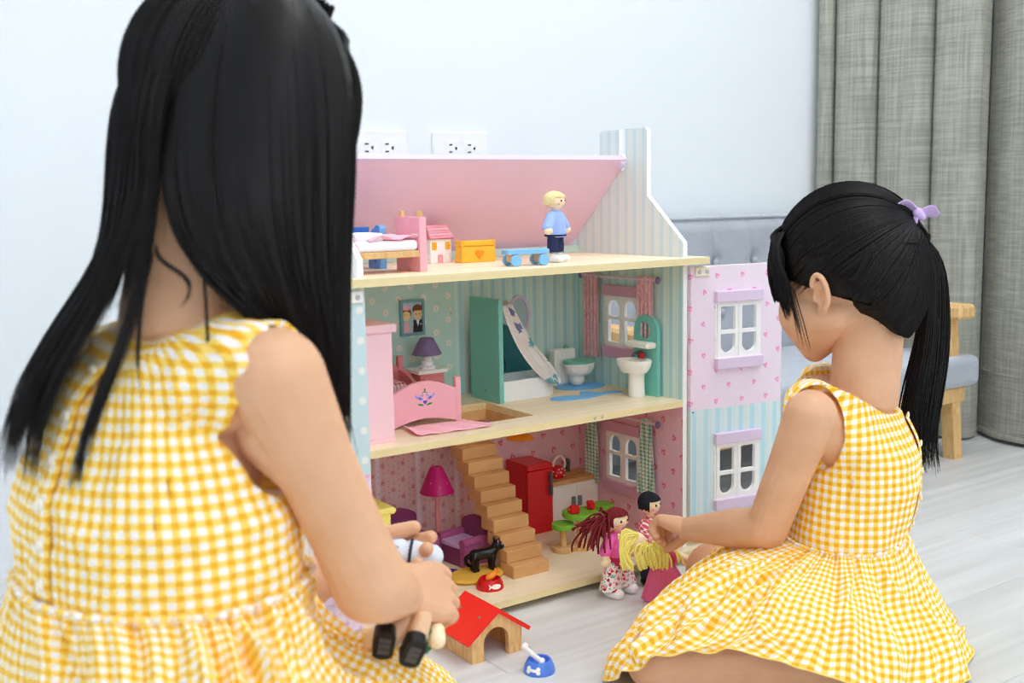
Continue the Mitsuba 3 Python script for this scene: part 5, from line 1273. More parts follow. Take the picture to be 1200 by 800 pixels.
for hp, kn, an in ((hipL, knL, anL), (hipR, knR, anR)):
    an = np.array([an[0], an[1], 0.024])
    kn = np.array([kn[0], kn[1], max(kn[2], 0.041)])
    legs.append(chain([(*hp, 0.056), (*(0.5 * hp + 0.5 * kn + [0, 0, 0.004]), 0.049), (*kn, 0.038)]))
    legs.append(chain([(*kn, 0.037), (*(0.6 * kn + 0.4 * an), 0.035), (*an, 0.022)]))
    legs.append(chain([(*an, 0.022), (*(an - FB * 0.06 - [0, 0, 0.006]), 0.018), (*(an - FB * 0.10 - [0, 0, 0.012]), 0.012)]))
armL = [chain([(*shL, 0.0300), (*(0.55 * shL + 0.45 * elL), 0.0265), (*elL, 0.0245)]), chain([(*elL, 0.0250), (*(0.65 * elL + 0.35 * wrL), 0.0245), (*wrL, 0.0155)])]
elR, wrR = shR + FB * 0.02 - np.array([0, 0, 0.140]), shR + FB * 0.10 - np.array([0, 0, 0.235]) + TF.l * 0.02
armR = [chain([(*shR, 0.0300), (*elR, 0.0245)]), chain([(*elR, 0.0245), (*wrR, 0.0160)])]
HL = np.array((-0.1689, -0.1174, 0.1202))
dL = unit(HL - wrL)
hand = hand_chains(wrL, dL + np.array([0, 0, 0.12]), np.array([-0.25, 0.1, -0.9]), np.cross(dL, [0, 0, 1.0]), 0.88, (1.25, 1.3, 1.35, 1.4), (0.65, 0.15, 0.7), 0.6, 0.0)
dR = unit(wrR - elR)
handR = hand_chains(wrR, dR, -TF.l * -0.3 + np.array([0, 0, -0.9]), TF.l, 0.92, (0.5, 0.5, 0.5, 0.5))
neck = hullm(HF.ell((-0.024, 0, -0.045), (0.040, 0.038, 0.03)), TF.ew(nbase - [0, 0, 0.006], (0.040, 0.044, 0.02)))
body = relax(union(torso + legs + armL + armR + head_shape(HF, neck)), 0.0048, 9)
hm = relax(union(hand + handR + [capsule(wrL, 0.8 * wrL + 0.2 * elL, 0.0150, 0.017), capsule(wrR, 0.8 * wrR + 0.2 * elR, 0.0150, 0.017)]), 0.0026, 6)
put(g2 + '__body', cat([body, hm]), 'skin', True)
for s in (1, -1):
    e = put(g2 + '__eye', tm(HF.ell((0.0665, s * 0.030, -0.013), (0.006, 0.011, 0.006), 20)), 'cloth_white', True)
    put(e + '__iris', tm(HF.ell((0.0712, s * 0.030, -0.0135), (0.0022, 0.005, 0.005), 16)), 'lash', True)
    lash = [HF.w(np.array([0.066 + 0.0085 * math.cos(a) , s * (0.030 + 0.0125 * math.sin(a)), -0.0105 - 0.002 * abs(math.sin(a))])) for a in np.linspace(-1.3, 1.3, 9)]
    put(e + '__eyelash', tube(lash, 0.0010, 6), 'lash', True)
# dress: bodice, skirt
L_arm = TF.loc(shL); 
def armhole(F, sh, inner, rf, ru, sgn, df=-0.004, du=-0.018):
    p = F.loc(np.asarray(sh))
    M = np.stack([F.f * rf, F.u * ru, F.l * sgn * 0.12], 1)
    o = F.w(np.array([p[0] + df, sgn * inner, p[2] + du]))
    return MF.cylinder(1.0, 1.0, 1.0, 40).transform(np.c_[M, o])
grow = 0.0075
bod = union([hullm(TF.ew(waist - [0, 0, 0.004], (0.058 + grow + .004, 0.074 + grow + .004, 0.022)), TF.ew(chest - [0, 0, 0.02], (0.063 + grow, 0.082 + grow, 0.045)), TF.ew(chest + [0, 0, 0.012], (0.060 + grow, 0.080 + grow, 0.035))),
             hullm(TF.ew(chest + [0, 0, 0.012], (0.060 + grow, 0.080 + grow, 0.035)), *[TF.ew(q + TF.l * sg * 0.014 + [0, 0, 0.001], (0.026 + grow, 0.024 + grow, 0.026 + grow)) for q, sg in ((shL, -1), (shR, 1))], TF.ew(nbase - [0, 0, 0.022], (0.036 + grow, 0.040 + grow, 0.018 + grow)))])
nb = TF.loc(nbase)
cutn = [TF.ell((nb[0] - 0.008, 0, nb[2] + 0.024), (0.086, 0.058, 0.046))]
cutb = MF.cube((1, 1, 0.5), True).translate((float(waist[0]), float(waist[1]), float(waist[2]) - 0.25 - 0.002))
bod = bod - union(cutn) - armhole(TF, shL, 0.066, 0.033, 0.052, 1) - armhole(TF, shR, 0.066, 0.033, 0.052, -1) - cutb
dress, bmesh = bodice_part(g2 + '__dress', bod, TF, None, 0.0042, 21, 0.0042, 0.082)
r_w = [] ; _r_w = [(-0.0171, -0.4065, 0.1119), (-0.1012, -0.4343, 0.1359), (-0.1590, -0.4283, 0.1543), (-0.1848, -0.4015, 0.1644), (-0.1816, -0.3740, 0.1668), (-0.1616, -0.3477, 0.1646), (-0.1237, -0.3201, 0.1560), (-0.0736, -0.3016, 0.1420), (-0.0129, -0.3129, 0.1265), (0.0166, -0.3560, 0.1136)]
r_1 = [(-0.0028, -0.4359, 0.0667), (-0.1090, -0.4687, 0.0942), (-0.1973, -0.4653, 0.1186), (-0.2515, -0.4201, 0.1300), (-0.2700, -0.3701, 0.1332), (-0.2507, -0.3169, 0.1281), (-0.1875, -0.2586, 0.1139), (-0.1095, -0.2171, 0.0961), (0.0130, -0.2445, 0.0689), (0.0724, -0.3364, 0.0555)]
r_2 = [(-0.0055, -0.4643, 0.0316), (-0.1210, -0.5037, 0.0541), (-0.2210, -0.4849, 0.0860), (-0.2940, -0.4266, 0.0982), (-0.3573, -0.3595, 0.0929), (-0.3420, -0.2867, 0.0785), (-0.2478, -0.2082, 0.0554), (-0.1182, -0.1635, 0.0504), (0.0458, -0.2033, 0.0088), (0.1199, -0.3280, 0.0068)]
r_h = [(-0.0124, -0.4890, 0.0008), (-0.1426, -0.5203, 0.0106), (-0.2369, -0.4986, 0.0472), (-0.3365, -0.4125, 0.0807), (-0.3986, -0.3455, 0.0574), (-0.3869, -0.2703, 0.0121), (-0.2673, -0.1785, 0.0058), (-0.1090, -0.1330, 0.0129), (0.0670, -0.1861, -0.0213), (0.1516, -0.3191, -0.0302)]
def waist_ring(F, c, rf, rl, like):
    out = []
    for q in like:
        L = F.loc(np.array(q)) - F.loc(np.array(c)); a = math.atan2(L[1] / rl, L[0] / rf)
        out.append(F.w(F.loc(np.array(c)) + np.array([rf * math.cos(a), rl * math.sin(a), 0])))
    return out
r_w = waist_ring(TF, waist, 0.0715, 0.0870, _r_w)
sk, SP = skirt_part(dress + '__skirt', [r_w, r_1, r_2, r_h], 260, 90, (46, 21), 0.0085, 5, ((0.335, -0.1, 0.285, 1.2, 0.016, 0.0085), (0.47, 0.15, 0.385, 0.75, 0.014, 0.0105), (0.52, 0.45, 0.36, 1.1, 0.016, 0.0085), (0.22, -0.1, 0.20, 0.9, 0.012, 0.0060), (0.13, -0.1, 0.10, 1.1, 0.014, 0.0070), (0.05, 0.2, 0.06, 1.2, 0.012, 0.0060), (0.40, -0.1, 0.44, 0.5, 0.010, 0.0060)))
th_ = np.linspace(0, 1, SP.shape[1])
put(dress + '__hem', tube(SP[-1] + [0, 0, 0.0004], 0.0008, 6, caps=False), 'hem_stitch', True)
put(dress + '__waist_seam', tube(SP[0] + [0, 0, 0.001], 0.0022 + 0.0006 * np.sin(th_ * 300), 6, caps=False), 'gingham', True, np.c_[np.repeat(arclen(SP[0]), 6), np.zeros(6 * SP.shape[1])])
us = np.linspace(TF.loc(waist)[2] + 0.006, nb[2] - 0.022, 14)
pl = surface_line(bmesh, TF, (-1, 0), us, 0.0006)
if len(pl) > 4:
    pk = sheet(np.stack([pl + TF.l * 0.0075, pl + TF.l * 0.0025 - TF.f * 0.0012, pl - TF.l * 0.0025 - TF.f * 0.0012, pl - TF.l * 0.0075], 1), 0.0012)
    put(dress + '__placket', pk, 'gingham', 40 if False else True, np.c_[TF.loc(pk.vertices)[:, 1], TF.loc(pk.vertices)[:, 2]])
    for q in pl[1::3]: put(dress + '__button', tm(TF.ew(q - TF.f * 0.002, (0.0016, 0.0042, 0.0042), 20)), 'cream', True)
# hair
rad2, c2 = (0.0880, 0.0755, 0.0960), (-0.010, 0, -0.002)
hl = [(0.074, 0, 0.050), (0.066, 0.038, 0.044), (0.052, 0.060, 0.004), (0.034, 0.068, -0.006), (0.016, 0.072, 0.006), (-0.006, 0.0745, 0.006), (-0.026, 0.072, -0.016), (-0.042, 0.066, -0.042), (-0.058, 0.052, -0.076), (-0.066, 0.024, -0.094), (-0.068, -0.005, -0.098)]
tie2 = np.array([-0.094, 0.0, 0.036])
hl_r = [(a, -b, c) for a, b, c in hl]
top_rows = [(0.070, -0.045, 0.055), (0.074, -0.02, 0.062), (0.075, 0.0, 0.064), (0.074, 0.02, 0.062), (0.068, 0.045, 0.052)]
mid_l = [(0.05, 0.05, 0.055), (0.02, 0.068, 0.035), (-0.01, 0.073, 0.01), (-0.035, 0.068, -0.015), (-0.06, 0.05, -0.04)]
cut2 = hullm(*[HF.ell(p, (r,) * 3, 16) for p, r in (((0.10, 0.0, -0.02), 0.045), ((0.10, 0.05, -0.02), 0.045), ((0.10, -0.05, -0.02), 0.045), ((0.03, 0.09, -0.065), 0.045), ((0.03, -0.09, -0.065), 0.045), ((-0.015, 0.09, -0.09), 0.05), ((-0.015, -0.09, -0.09), 0.05), ((-0.02, 0, -0.165), 0.05), ((0.1, 0, -0.12), 0.05))])
nape = []
for sg in (1, -1):
    half = []
    for a_, m_ in (((-0.026, 0.0725, -0.016), (-0.060, 0.063, 0.016)), ((-0.040, 0.065, -0.034), (-0.074, 0.052, -0.006)), ((-0.050, 0.054, -0.054), (-0.083, 0.042, -0.024)), ((-0.055, 0.042, -0.074), (-0.087, 0.030, -0.036)), ((-0.056, 0.025, -0.088), (-0.088, 0.016, -0.042)), ((-0.057, 0.003, -0.094), (-0.088, 0.003, -0.044))):
        half.append(HF.w(np.array([(a_[0], sg * a_[1], a_[2]), (0.5 * (a_[0] + m_[0]) - 0.006, sg * 0.54 * (a_[1] + m_[1]), 0.5 * (a_[2] + m_[2])), (m_[0], sg * m_[1], m_[2]), (-0.0945, sg * m_[1] * 0.45, 0.010), (tie2[0] + 0.001, sg * 0.003, tie2[2] - 0.003)])))
    nape += half if sg == 1 else half[::-1]
hs = [cap_shell(HF, (0.0862, 0.0737, 0.0940), c2, cut2),
      tm(hullm(HF.ell((-0.036, 0, -0.020), (0.048, 0.057, 0.052)), HF.ell((-0.050, 0, -0.055), (0.026, 0.036, 0.036)), HF.ell((-0.054, 0, -0.074), (0.014, 0.020, 0.018))) - MF.batch_hull([HF.ell(q, (0.03,) * 3, 16) for q in ((0.0, 0.095, -0.06), (0.0, 0.095, -0.16), (0.05, 0.09, -0.06), (-0.012, 0.075, -0.16), (0.02, 0.0, -0.19))]) - MF.batch_hull([HF.ell(q, (0.03,) * 3, 16) for q in ((0.0, -0.095, -0.06), (0.0, -0.095, -0.16), (0.05, -0.09, -0.06), (-0.012, -0.075, -0.16), (0.02, 0.0, -0.19))])),
      loft_hair(nape, 700, 6, 0.0010, 0.0010, 14, 0.9),
      skull_hair(HF, hl, tie2, rad2, 420, 1, 0.0011, c2), skull_hair(HF, hl_r, tie2, rad2, 260, 2, 0.0011, c2),
      skull_hair(HF, top_rows, tie2, (0.0915, 0.0785, 0.0995), 420, 3, 0.0011, c2), skull_hair(HF, mid_l, tie2, (0.0895, 0.0770, 0.0975), 260, 4, 0.0011, c2),
      skull_hair(HF, [(a, -b, c) for a, b, c in mid_l], tie2, (0.0895, 0.0770, 0.0975), 160, 5, 0.0011, c2)]
fringe = []
for b in np.linspace(-0.060, 0.064, 9):
    e = 0.0845 * math.sqrt(max(0.05, 1 - (b / 0.0775) ** 2))
    fringe.append(HF.w(np.array([(0.034, b * 0.60, 0.0790 - 0.25 * abs(b)), (0.056, b * 0.82, 0.0655 - 0.22 * abs(b)), (e * 0.91, b, 0.036), (e + 0.001, b * 1.04, 0.002), (e - 0.001, b * 1.05, -0.028 - 0.12 * max(b - 0.03, 0))])))
hs.append(loft_hair(fringe, 420, 7, 0.0010, 0.0014, 16, 0.3))
side = [HF.w(np.array(q)) for q in ([(0.056, 0.044, 0.058), (0.062, 0.058, 0.020), (0.058, 0.064, -0.015), (0.055, 0.063, -0.052)], [(0.050, 0.048, 0.056), (0.054, 0.064, 0.020), (0.050, 0.068, -0.012), (0.048, 0.066, -0.044)], [(0.040, 0.052, 0.055), (0.044, 0.070, 0.020), (0.040, 0.071, -0.006), (0.040, 0.068, -0.024)])]
hs.append(loft_hair(side, 200, 8, 0.0008, 0.0016, 14, 0.2))
wisp = [HF.w(np.array(q)) for q in ([(0.048, 0.060, 0.0), (0.046, 0.067, -0.04), (0.047, 0.062, -0.085)], [(0.040, 0.064, -0.01), (0.036, 0.068, -0.05), (0.040, 0.058, -0.095)])]
hs.append(loft_hair(wisp, 7, 9, 0.0005, 0.0018, 12, 0.2))
hp2 = put(g2 + '__hair', cat(hs), 'hair', True)
pt = [[(0.0355, -0.3605, 0.4909), (0.0519, -0.3653, 0.4704), (0.0511, -0.3680, 0.4123), (0.0322, -0.3669, 0.3391), (0.0127, -0.3696, 0.2773), (0.0149, -0.3949, 0.2063)],
      [(0.0307, -0.3649, 0.4964), (0.0401, -0.3745, 0.4765), (0.0344, -0.3867, 0.4149), (0.0202, -0.3886, 0.3429), (0.0060, -0.3889, 0.2812), (0.0070, -0.4075, 0.2081)],
      [(0.0381, -0.3630, 0.5013), (0.0542, -0.3778, 0.4781), (0.0562, -0.3880, 0.4239), (0.0452, -0.3939, 0.3409), (0.0239, -0.3970, 0.2695), (0.0164, -0.4081, 0.2066)],
      [(0.0486, -0.3581, 0.5009), (0.0734, -0.3671, 0.4747), (0.0818, -0.3771, 0.4107), (0.0689, -0.3838, 0.3373), (0.0491, -0.3869, 0.2644), (0.0408, -0.4009, 0.2033)],
      [(0.0471, -0.3521, 0.4934), (0.0765, -0.3518, 0.4687), (0.0782, -0.3565, 0.4095), (0.0635, -0.3609, 0.3351), (0.0472, -0.3672, 0.2724), (0.0399, -0.3844, 0.2110)]]
pt = [np.array(q) for q in pt]; CFh_ = np.array([0.566, 0.824, 0.0])
tail2 = put(hp2 + '__ponytail', cat([loft_hair(pt + [pt[0]], 900, 10, 0.0011, 0.0024, 22, 0.2, 0.004, 0.62), loft_hair([np.mean(pt, 0) + q * 0.008 for q in np.random.default_rng(2).normal(0, 0.5, (4, 3))], 260, 12, 0.0016, 0.0050, 22, 0.2, 0.003, 0.7)]), 'hair', True)
# ribbon bow
tp = HF.w(tie2 + np.array([-0.004, 0, 0.006])); CR = np.array([0.8228, -0.5681, -0.018]); CU = np.array([0.09, 0.099, 0.991])
def leafshape(pts, th=0.0016): return sheet(np.array(pts), th)
def bow(a, b, wdt, lift):
    t_ = np.linspace(0, 1, 12); P = np.zeros((12, 7, 3))
    for i, q in enumerate(t_):
        w_ = wdt * (0.35 + 0.65 * math.sin(min(1, q * 1.25) * np.pi / 2)) * (1 - 0.75 * max(0, q - 0.7) / 0.3)
        for j, s_ in enumerate(np.linspace(-1, 1, 7)):
            P[i, j] = tp + (np.array(b) - 0) * q + CU * lift * math.sin(q * np.pi) + np.array(a) * s_ * w_
    return sheet(P, 0.0014)
rb2_ = put(hp2 + '__ribbon', tm(MF.batch_hull([MF.sphere(0.006, 16).translate(tuple(map(float, tp))), MF.sphere(0.005, 16).translate(tuple(map(float, tp + CR * 0.004 - CU * 0.004)))])), 'ribbon', True)
nrm_ = unit(np.cross(CR, CU))
put(rb2_ + '__loop', bow(nrm_ * 0.8 + CU * 0.45, -CR * 0.024 + CU * 0.008, 0.010, 0.004), 'ribbon', True)
put(rb2_ + '__loop', bow(nrm_ * 0.8 + CU * 0.55, CR * 0.024 - CU * 0.002, 0.010, 0.004), 'ribbon', True)
put(rb2_ + '__ribbon_tail', bow(nrm_ * 0.5 + CR * 0.6, -CR * 0.010 - CU * 0.024, 0.006, 0.0), 'ribbon', True)

# ================= older girl, in front at the left =================
FH = unit([0.8228 * 0.92 + 0.566 * 0.39, -0.5681 * 0.92 + 0.824 * 0.39, 0])
FT = unit([0.933, 0.352, 0])
g1 = thing('person', 'older girl with long loose black hair in a yellow gingham dress seen from behind', 'person')
HG = Frame((-0.8070, -0.3484, 0.6348), FH, math.radians(14))
TG = Frame((-0.8948, -0.3472, 0.3454), FT)
waist1, chest1, nb1 = np.array((-0.8985, -0.3562, 0.2739)), np.array((-0.8922, -0.3401, 0.3847)), np.array((-0.8680, -0.3431, 0.4692))
shr, elr, wrr = np.array((-0.8391, -0.4569, 0.4331)), np.array((-0.7720, -0.4629, 0.2656)), np.array((-0.6909, -0.3626, 0.2082))
shl = np.array((-0.9161, -0.2412, 0.4184))
torso = [hullm(TG.ew(waist1, (0.068, 0.090, 0.045)), TG.ew(chest1, (0.072, 0.096, 0.055))),
         hullm(TG.ew(chest1 + [0, 0, 0.015], (0.066, 0.092, 0.045)), TG.ew(shr + TG.l * 0.014, (0.030, 0.030, 0.030)), TG.ew(shl - TG.l * 0.014, (0.030, 0.030, 0.030)), TG.ew(nb1 - [0, 0, 0.026], (0.040, 0.048, 0.022)))]
pel1 = np.array([waist1[0], waist1[1], 0.092])
legs = [hullm(TG.ew(waist1, (0.068, 0.090, 0.045)), TG.ew(pel1, (0.088, 0.105, 0.070)))]
for s in (1, -1):
    hp = pel1 + TG.l * s * 0.055 - [0, 0, 0.02]; kn = pel1 + FT * 0.26 + TG.l * s * 0.13 - [0, 0, 0.035]; an = pel1 + FT * 0.13 - TG.l * s * 0.02 + [0, 0, -0.066]
    legs += [chain([(*hp, 0.064), (*(0.5 * hp + 0.5 * kn), 0.055), (*kn, 0.043)]), chain([(*kn, 0.042), (*(0.6 * kn + 0.4 * an), 0.038), (*an, 0.026)]), chain([(*an, 0.024), (*(an - TG.l * s * 0.08 - [0, 0, 0.004]), 0.018)])]
armr = [chain([(*(shr + TG.l * 0.012 + FT * 0.010 - [0, 0, 0.042]), 0.0300), (*(0.60 * shr + 0.40 * elr), 0.0300)]), chain([(*shr, 0.0365), (*(0.6 * shr + 0.4 * elr), 0.0300), (*(0.25 * shr + 0.75 * elr), 0.0285), (*elr, 0.0300)]), chain([(*elr, 0.0305), (*(0.68 * elr + 0.32 * wrr), 0.0285), (*wrr, 0.0200)])]
ell_, wrl = np.array((-0.7649, -0.2873, 0.2083)), np.array((-0.6984, -0.2314, 0.1926))
arml = [chain([(*shl, 0.0350), (*(0.5 * shl + 0.5 * ell_), 0.029), (*ell_, 0.0260)]), chain([(*ell_, 0.0260), (*(0.6 * ell_ + 0.4 * wrl), 0.025), (*wrl, 0.0180)])]
CRh, CFh = np.array([0.8228, -0.5681, 0.0]), np.array([0.566, 0.824, 0.0])
handr = hand_chains(wrr, CRh * 0.62 + CFh * 0.70 - np.array([0, 0, 0.22]), -CRh * 0.75 + CFh * 0.2 - np.array([0, 0, 0.45]), CFh * 0.35 + np.array([0, 0, 1.0]), 1.08, (0.95, 1.05, 1.1, 1.15), (0.6, 0.2, 0.7), 0.5, 0.02)
handl = hand_chains(wrl, CRh * 0.97 + CFh * 0.2 + np.array([0, 0, 0.02]), -CFh * 0.8 + np.array([0, 0, 0.45]), np.array([0, 0, 1.0]) + CFh * 0.3, 1.12, (0.45, 0.75, 0.85, 0.9), (0.93, 0.22, 0.25), 0.15, 0.0)
neck = hullm(HG.ell((-0.026, 0, -0.050), (0.044, 0.042, 0.03)), TG.ew(nb1 - [0, 0, 0.004], (0.046, 0.052, 0.022)))
body = relax(union(torso + legs + armr + arml + head_shape(HG, neck)), 0.0052, 10)
hm = relax(union(handr + handl + [capsule(wrr, 0.8 * wrr + 0.2 * elr, 0.0195, 0.0215), capsule(wrl, 0.8 * wrl + 0.2 * ell_, 0.0175, 0.019)]), 0.0028, 6)
put(g1 + '__body', cat([body, hm]), 'skin', True)
for s in (1, -1):
    e = put(g1 + '__eye', tm(HG.ell((0.0665, s * 0.030, -0.013), (0.006, 0.011, 0.006), 20)), 'cloth_white', True)
    put(e + '__iris', tm(HG.ell((0.0712, s * 0.030, -0.0135), (0.0022, 0.005, 0.005), 16)), 'lash', True)
grow = 0.009
bod = union([hullm(TG.ew(waist1 - [0, 0, 0.006], (0.0985, 0.1255, 0.020)), TG.ew(waist1 + [0, 0, 0.055], (0.094, 0.120, 0.02)), TG.ew(chest1 - [0, 0, 0.03], (0.073 + grow, 0.098 + grow, 0.05)), TG.ew(chest1 + [0, 0, 0.015], (0.068 + grow, 0.094 + grow, 0.045))),
             hullm(TG.ew(chest1 + [0, 0, 0.015], (0.068 + grow, 0.094 + grow, 0.045)), *[TG.ew(q + TG.l * sg * 0.016 + [0, 0, 0.002], (0.030 + grow, 0.028 + grow, 0.030 + grow)) for q, sg in ((shl, -1), (shr, 1))], TG.ew(nb1 - [0, 0, 0.026], (0.042 + grow, 0.048 + grow, 0.022 + grow)))])
nbl = TG.loc(nb1)
bod = bod - TG.ell((nbl[0] + 0.006, 0, nbl[2] + 0.047), (0.085, 0.072, 0.050)) - armhole(TG, shl, 0.082, 0.040, 0.060, 1, 0, -0.022) - armhole(TG, shr, 0.084, 0.037, 0.064, -1, 0.004, -0.026) \
    - MF.cube((1, 1, 0.5), True).translate((float(waist1[0]), float(waist1[1]), float(waist1[2]) - 0.25 - 0.002))
dress1, bmesh1 = bodice_part(g1 + '__dress', bod, TG, None, 0.0046, 31, 0.0105, 0.104)
q_w = [] ; _q_w = [(-0.9999, -0.2844, 0.2491), (-0.9701, -0.3999, 0.2672), (-0.9163, -0.4807, 0.2763), (-0.8637, -0.4908, 0.2705), (-0.8145, -0.4529, 0.2601), (-0.7859, -0.3779, 0.2396), (-0.8155, -0.2958, 0.2283), (-0.9216, -0.2307, 0.2330)]
q_1 = [(-1.0223, -0.2839, 0.1957), (-0.9870, -0.4305, 0.2333), (-0.9251, -0.5200, 0.2458), (-0.8652, -0.5227, 0.2336), (-0.8114, -0.4486, 0.2241), (-0.7644, -0.3638, 0.1912), (-0.7383, -0.2760, 0.1640), (-0.9412, -0.1724, 0.1697)]
q_2 = [(-1.0508, -0.2874, 0.1284), (-1.0066, -0.4577, 0.1713), (-0.9343, -0.5426, 0.1802), (-0.8567, -0.5422, 0.1716), (-0.7664, -0.4529, 0.1618), (-0.6730, -0.3396, 0.1239), (-0.6453, -0.2165, 0.0943), (-0.9607, -0.1427, 0.1191)]
q_h = [(-1.0763, -0.2815, 0.0569), (-1.0249, -0.4736, 0.0715), (-0.9423, -0.5555, 0.0670), (-0.8455, -0.5602, 0.0705), (-0.7159, -0.4683, 0.0543), (-0.5988, -0.3619, 0.0742), (-0.5910, -0.1887, 0.0432), (-0.9764, -0.1281, 0.0676)]
q_h = [np.array([a, b, max(0.006, min(c, 0.02))]) for a, b, c in q_h]
q_w = waist_ring(TG, waist1, 0.0990, 0.1260, _q_w)
sk1, SP1 = skirt_part(dress1 + '__skirt', [q_w, q_1, q_2, q_h], 280, 90, (52, 22), 0.0085, 8, ((0.17, -0.1, 0.19, 1.1, 0.010, 0.0080), (0.24, -0.1, 0.29, 1.1, 0.010, 0.0085), (0.31, -0.1, 0.39, 1.1, 0.011, 0.0090), (0.37, -0.1, 0.46, 1.0, 0.012, 0.0090), (0.10, -0.1, 0.09, 1.1, 0.010, 0.0070), (0.44, 0.0, 0.55, 1.0, 0.012, 0.0080)))
th_ = np.linspace(0, 1, SP1.shape[1])
put(dress1 + '__hem', tube(SP1[-1] + [0, 0, 0.0004], 0.0010, 6, caps=False), 'hem_stitch', True)
put(dress1 + '__waist_seam', tube(SP1[0] + [0, 0, 0.001], 0.0026 + 0.0007 * np.sin(th_ * 320), 6, caps=False), 'gingham', True, np.c_[np.repeat(arclen(SP1[0]), 6), np.zeros(6 * SP1.shape[1])])
us = np.linspace(TG.loc(waist1)[2] + 0.006, nbl[2] - 0.022, 18)
pl = surface_line(bmesh1, TG, (-1, 0), us, 0.0008)
if len(pl) > 4:
    pk = sheet(np.stack([pl + TG.l * 0.0085, pl + TG.l * 0.003 - TG.f * 0.0016, pl - TG.l * 0.003 - TG.f * 0.0016, pl - TG.l * 0.0085], 1), 0.0014)
    put(dress1 + '__placket', pk, 'gingham', True, np.c_[TG.loc(pk.vertices)[:, 1], TG.loc(pk.vertices)[:, 2]])
    for q in pl[1::3]: put(dress1 + '__button', tm(TG.ew(q - TG.f * 0.0022, (0.0018, 0.0046, 0.0046), 20)), 'cream', True)
# long hair: a curtain over the right shoulder and a looser fall down the back
hairA = [[(-0.8344, -0.3645, 0.7212), (-0.8707, -0.3859, 0.6616), (-0.8866, -0.3911, 0.6000), (-0.8889, -0.3994, 0.5541), (-0.8790, -0.4226, 0.5134), (-0.8426, -0.4355, 0.4748), (-0.7998, -0.4118, 0.4244), (-0.7758, -0.3991, 0.3786)],
         [(-0.8276, -0.3875, 0.7218), (-0.8559, -0.4196, 0.6529), (-0.8648, -0.4232, 0.5928), (-0.8617, -0.4305, 0.5384), (-0.8421, -0.4331, 0.4914), (-0.8039, -0.4119, 0.4448), (-0.7788, -0.3997, 0.3999), (-0.7690, -0.3952, 0.3559)],
         [(-0.8183, -0.4025, 0.7207), (-0.8337, -0.4436, 0.6515), (-0.8377, -0.4453, 0.5861), (-0.8327, -0.4463, 0.5255), (-0.8115, -0.4326, 0.4734), (-0.7869, -0.4148, 0.4233), (-0.7724, -0.4014, 0.3785), (-0.7644, -0.3941, 0.3444)],
         [(-0.8045, -0.4074, 0.7194), (-0.8069, -0.4524, 0.6578), (-0.8065, -0.4536, 0.5919), (-0.8043, -0.4477, 0.5243), (-0.7906, -0.4300, 0.4651), (-0.7757, -0.4116, 0.4149), (-0.7669, -0.3992, 0.3774), (-0.7606, -0.3908, 0.3431)],
         [(-0.7900, -0.4017, 0.7173), (-0.7785, -0.4391, 0.6638), (-0.7756, -0.4431, 0.5987), (-0.7780, -0.4354, 0.5229), (-0.7740, -0.4233, 0.4631), (-0.7671, -0.4091, 0.4136), (-0.7614, -0.3971, 0.3763), (-0.7577, -0.3899, 0.3461)],
         [(-0.7765, -0.3867, 0.7164), (-0.7554, -0.4157, 0.6645), (-0.7527, -0.4182, 0.6001), (-0.7592, -0.4143, 0.5215), (-0.7601, -0.4064, 0.4605), (-0.7593, -0.3989, 0.4114), (-0.7574, -0.3903, 0.3747), (-0.7554, -0.3837, 0.3482)]]
hairB = [[(-0.8157, -0.2899, 0.7321), (-0.8618, -0.2664, 0.6818), (-0.8855, -0.2677, 0.6262), (-0.8952, -0.2785, 0.5713), (-0.9090, -0.2840, 0.5240), (-0.9415, -0.2824, 0.4714), (-0.9700, -0.2824, 0.4266), (-0.9913, -0.2881, 0.3761), (-0.9994, -0.2946, 0.3396)],
         [(-0.8236, -0.3219, 0.7277), (-0.8792, -0.3292, 0.6736), (-0.8996, -0.3285, 0.6220), (-0.9080, -0.3359, 0.5705), (-0.9198, -0.3446, 0.5198), (-0.9488, -0.3504, 0.4742), (-0.9742, -0.3515, 0.4357), (-0.9928, -0.3525, 0.3878), (-0.9985, -0.3595, 0.3586)],
         [(-0.8292, -0.3430, 0.7251), (-0.8780, -0.3639, 0.6759), (-0.8992, -0.3733, 0.6191), (-0.9033, -0.3686, 0.5700), (-0.9199, -0.3774, 0.5209), (-0.9446, -0.3835, 0.4767), (-0.9684, -0.3854, 0.4394), (-0.9880, -0.3880, 0.3935), (-0.9952, -0.3931, 0.3542)],
         [(-0.8307, -0.3545, 0.7231), (-0.8751, -0.3869, 0.6673), (-0.8943, -0.3925, 0.6119), (-0.8990, -0.3868, 0.5666), (-0.9106, -0.3960, 0.5212), (-0.9261, -0.4079, 0.4803), (-0.9460, -0.4165, 0.4408), (-0.9667, -0.4217, 0.3964), (-0.9788, -0.4254, 0.3526)]]
hairA = [np.array(q) for q in hairA]; hairB = [np.array(q) for q in hairB]
far_ = [HG.w(np.array(q)) for q in ([(0.0, 0.0, 0.100), (-0.02, 0.072, 0.06), (-0.03, 0.092, -0.02), (-0.04, 0.090, -0.12), (-0.03, 0.10, -0.22)], [(0.02, 0.0, 0.100), (0.02, 0.072, 0.06), (0.015, 0.090, -0.02), (0.0, 0.088, -0.12), (0.02, 0.10, -0.22)], [(0.05, 0.0, 0.092), (0.055, 0.060, 0.05), (0.052, 0.078, -0.02), (0.040, 0.082, -0.12), (0.05, 0.09, -0.22)])]
fr1 = []
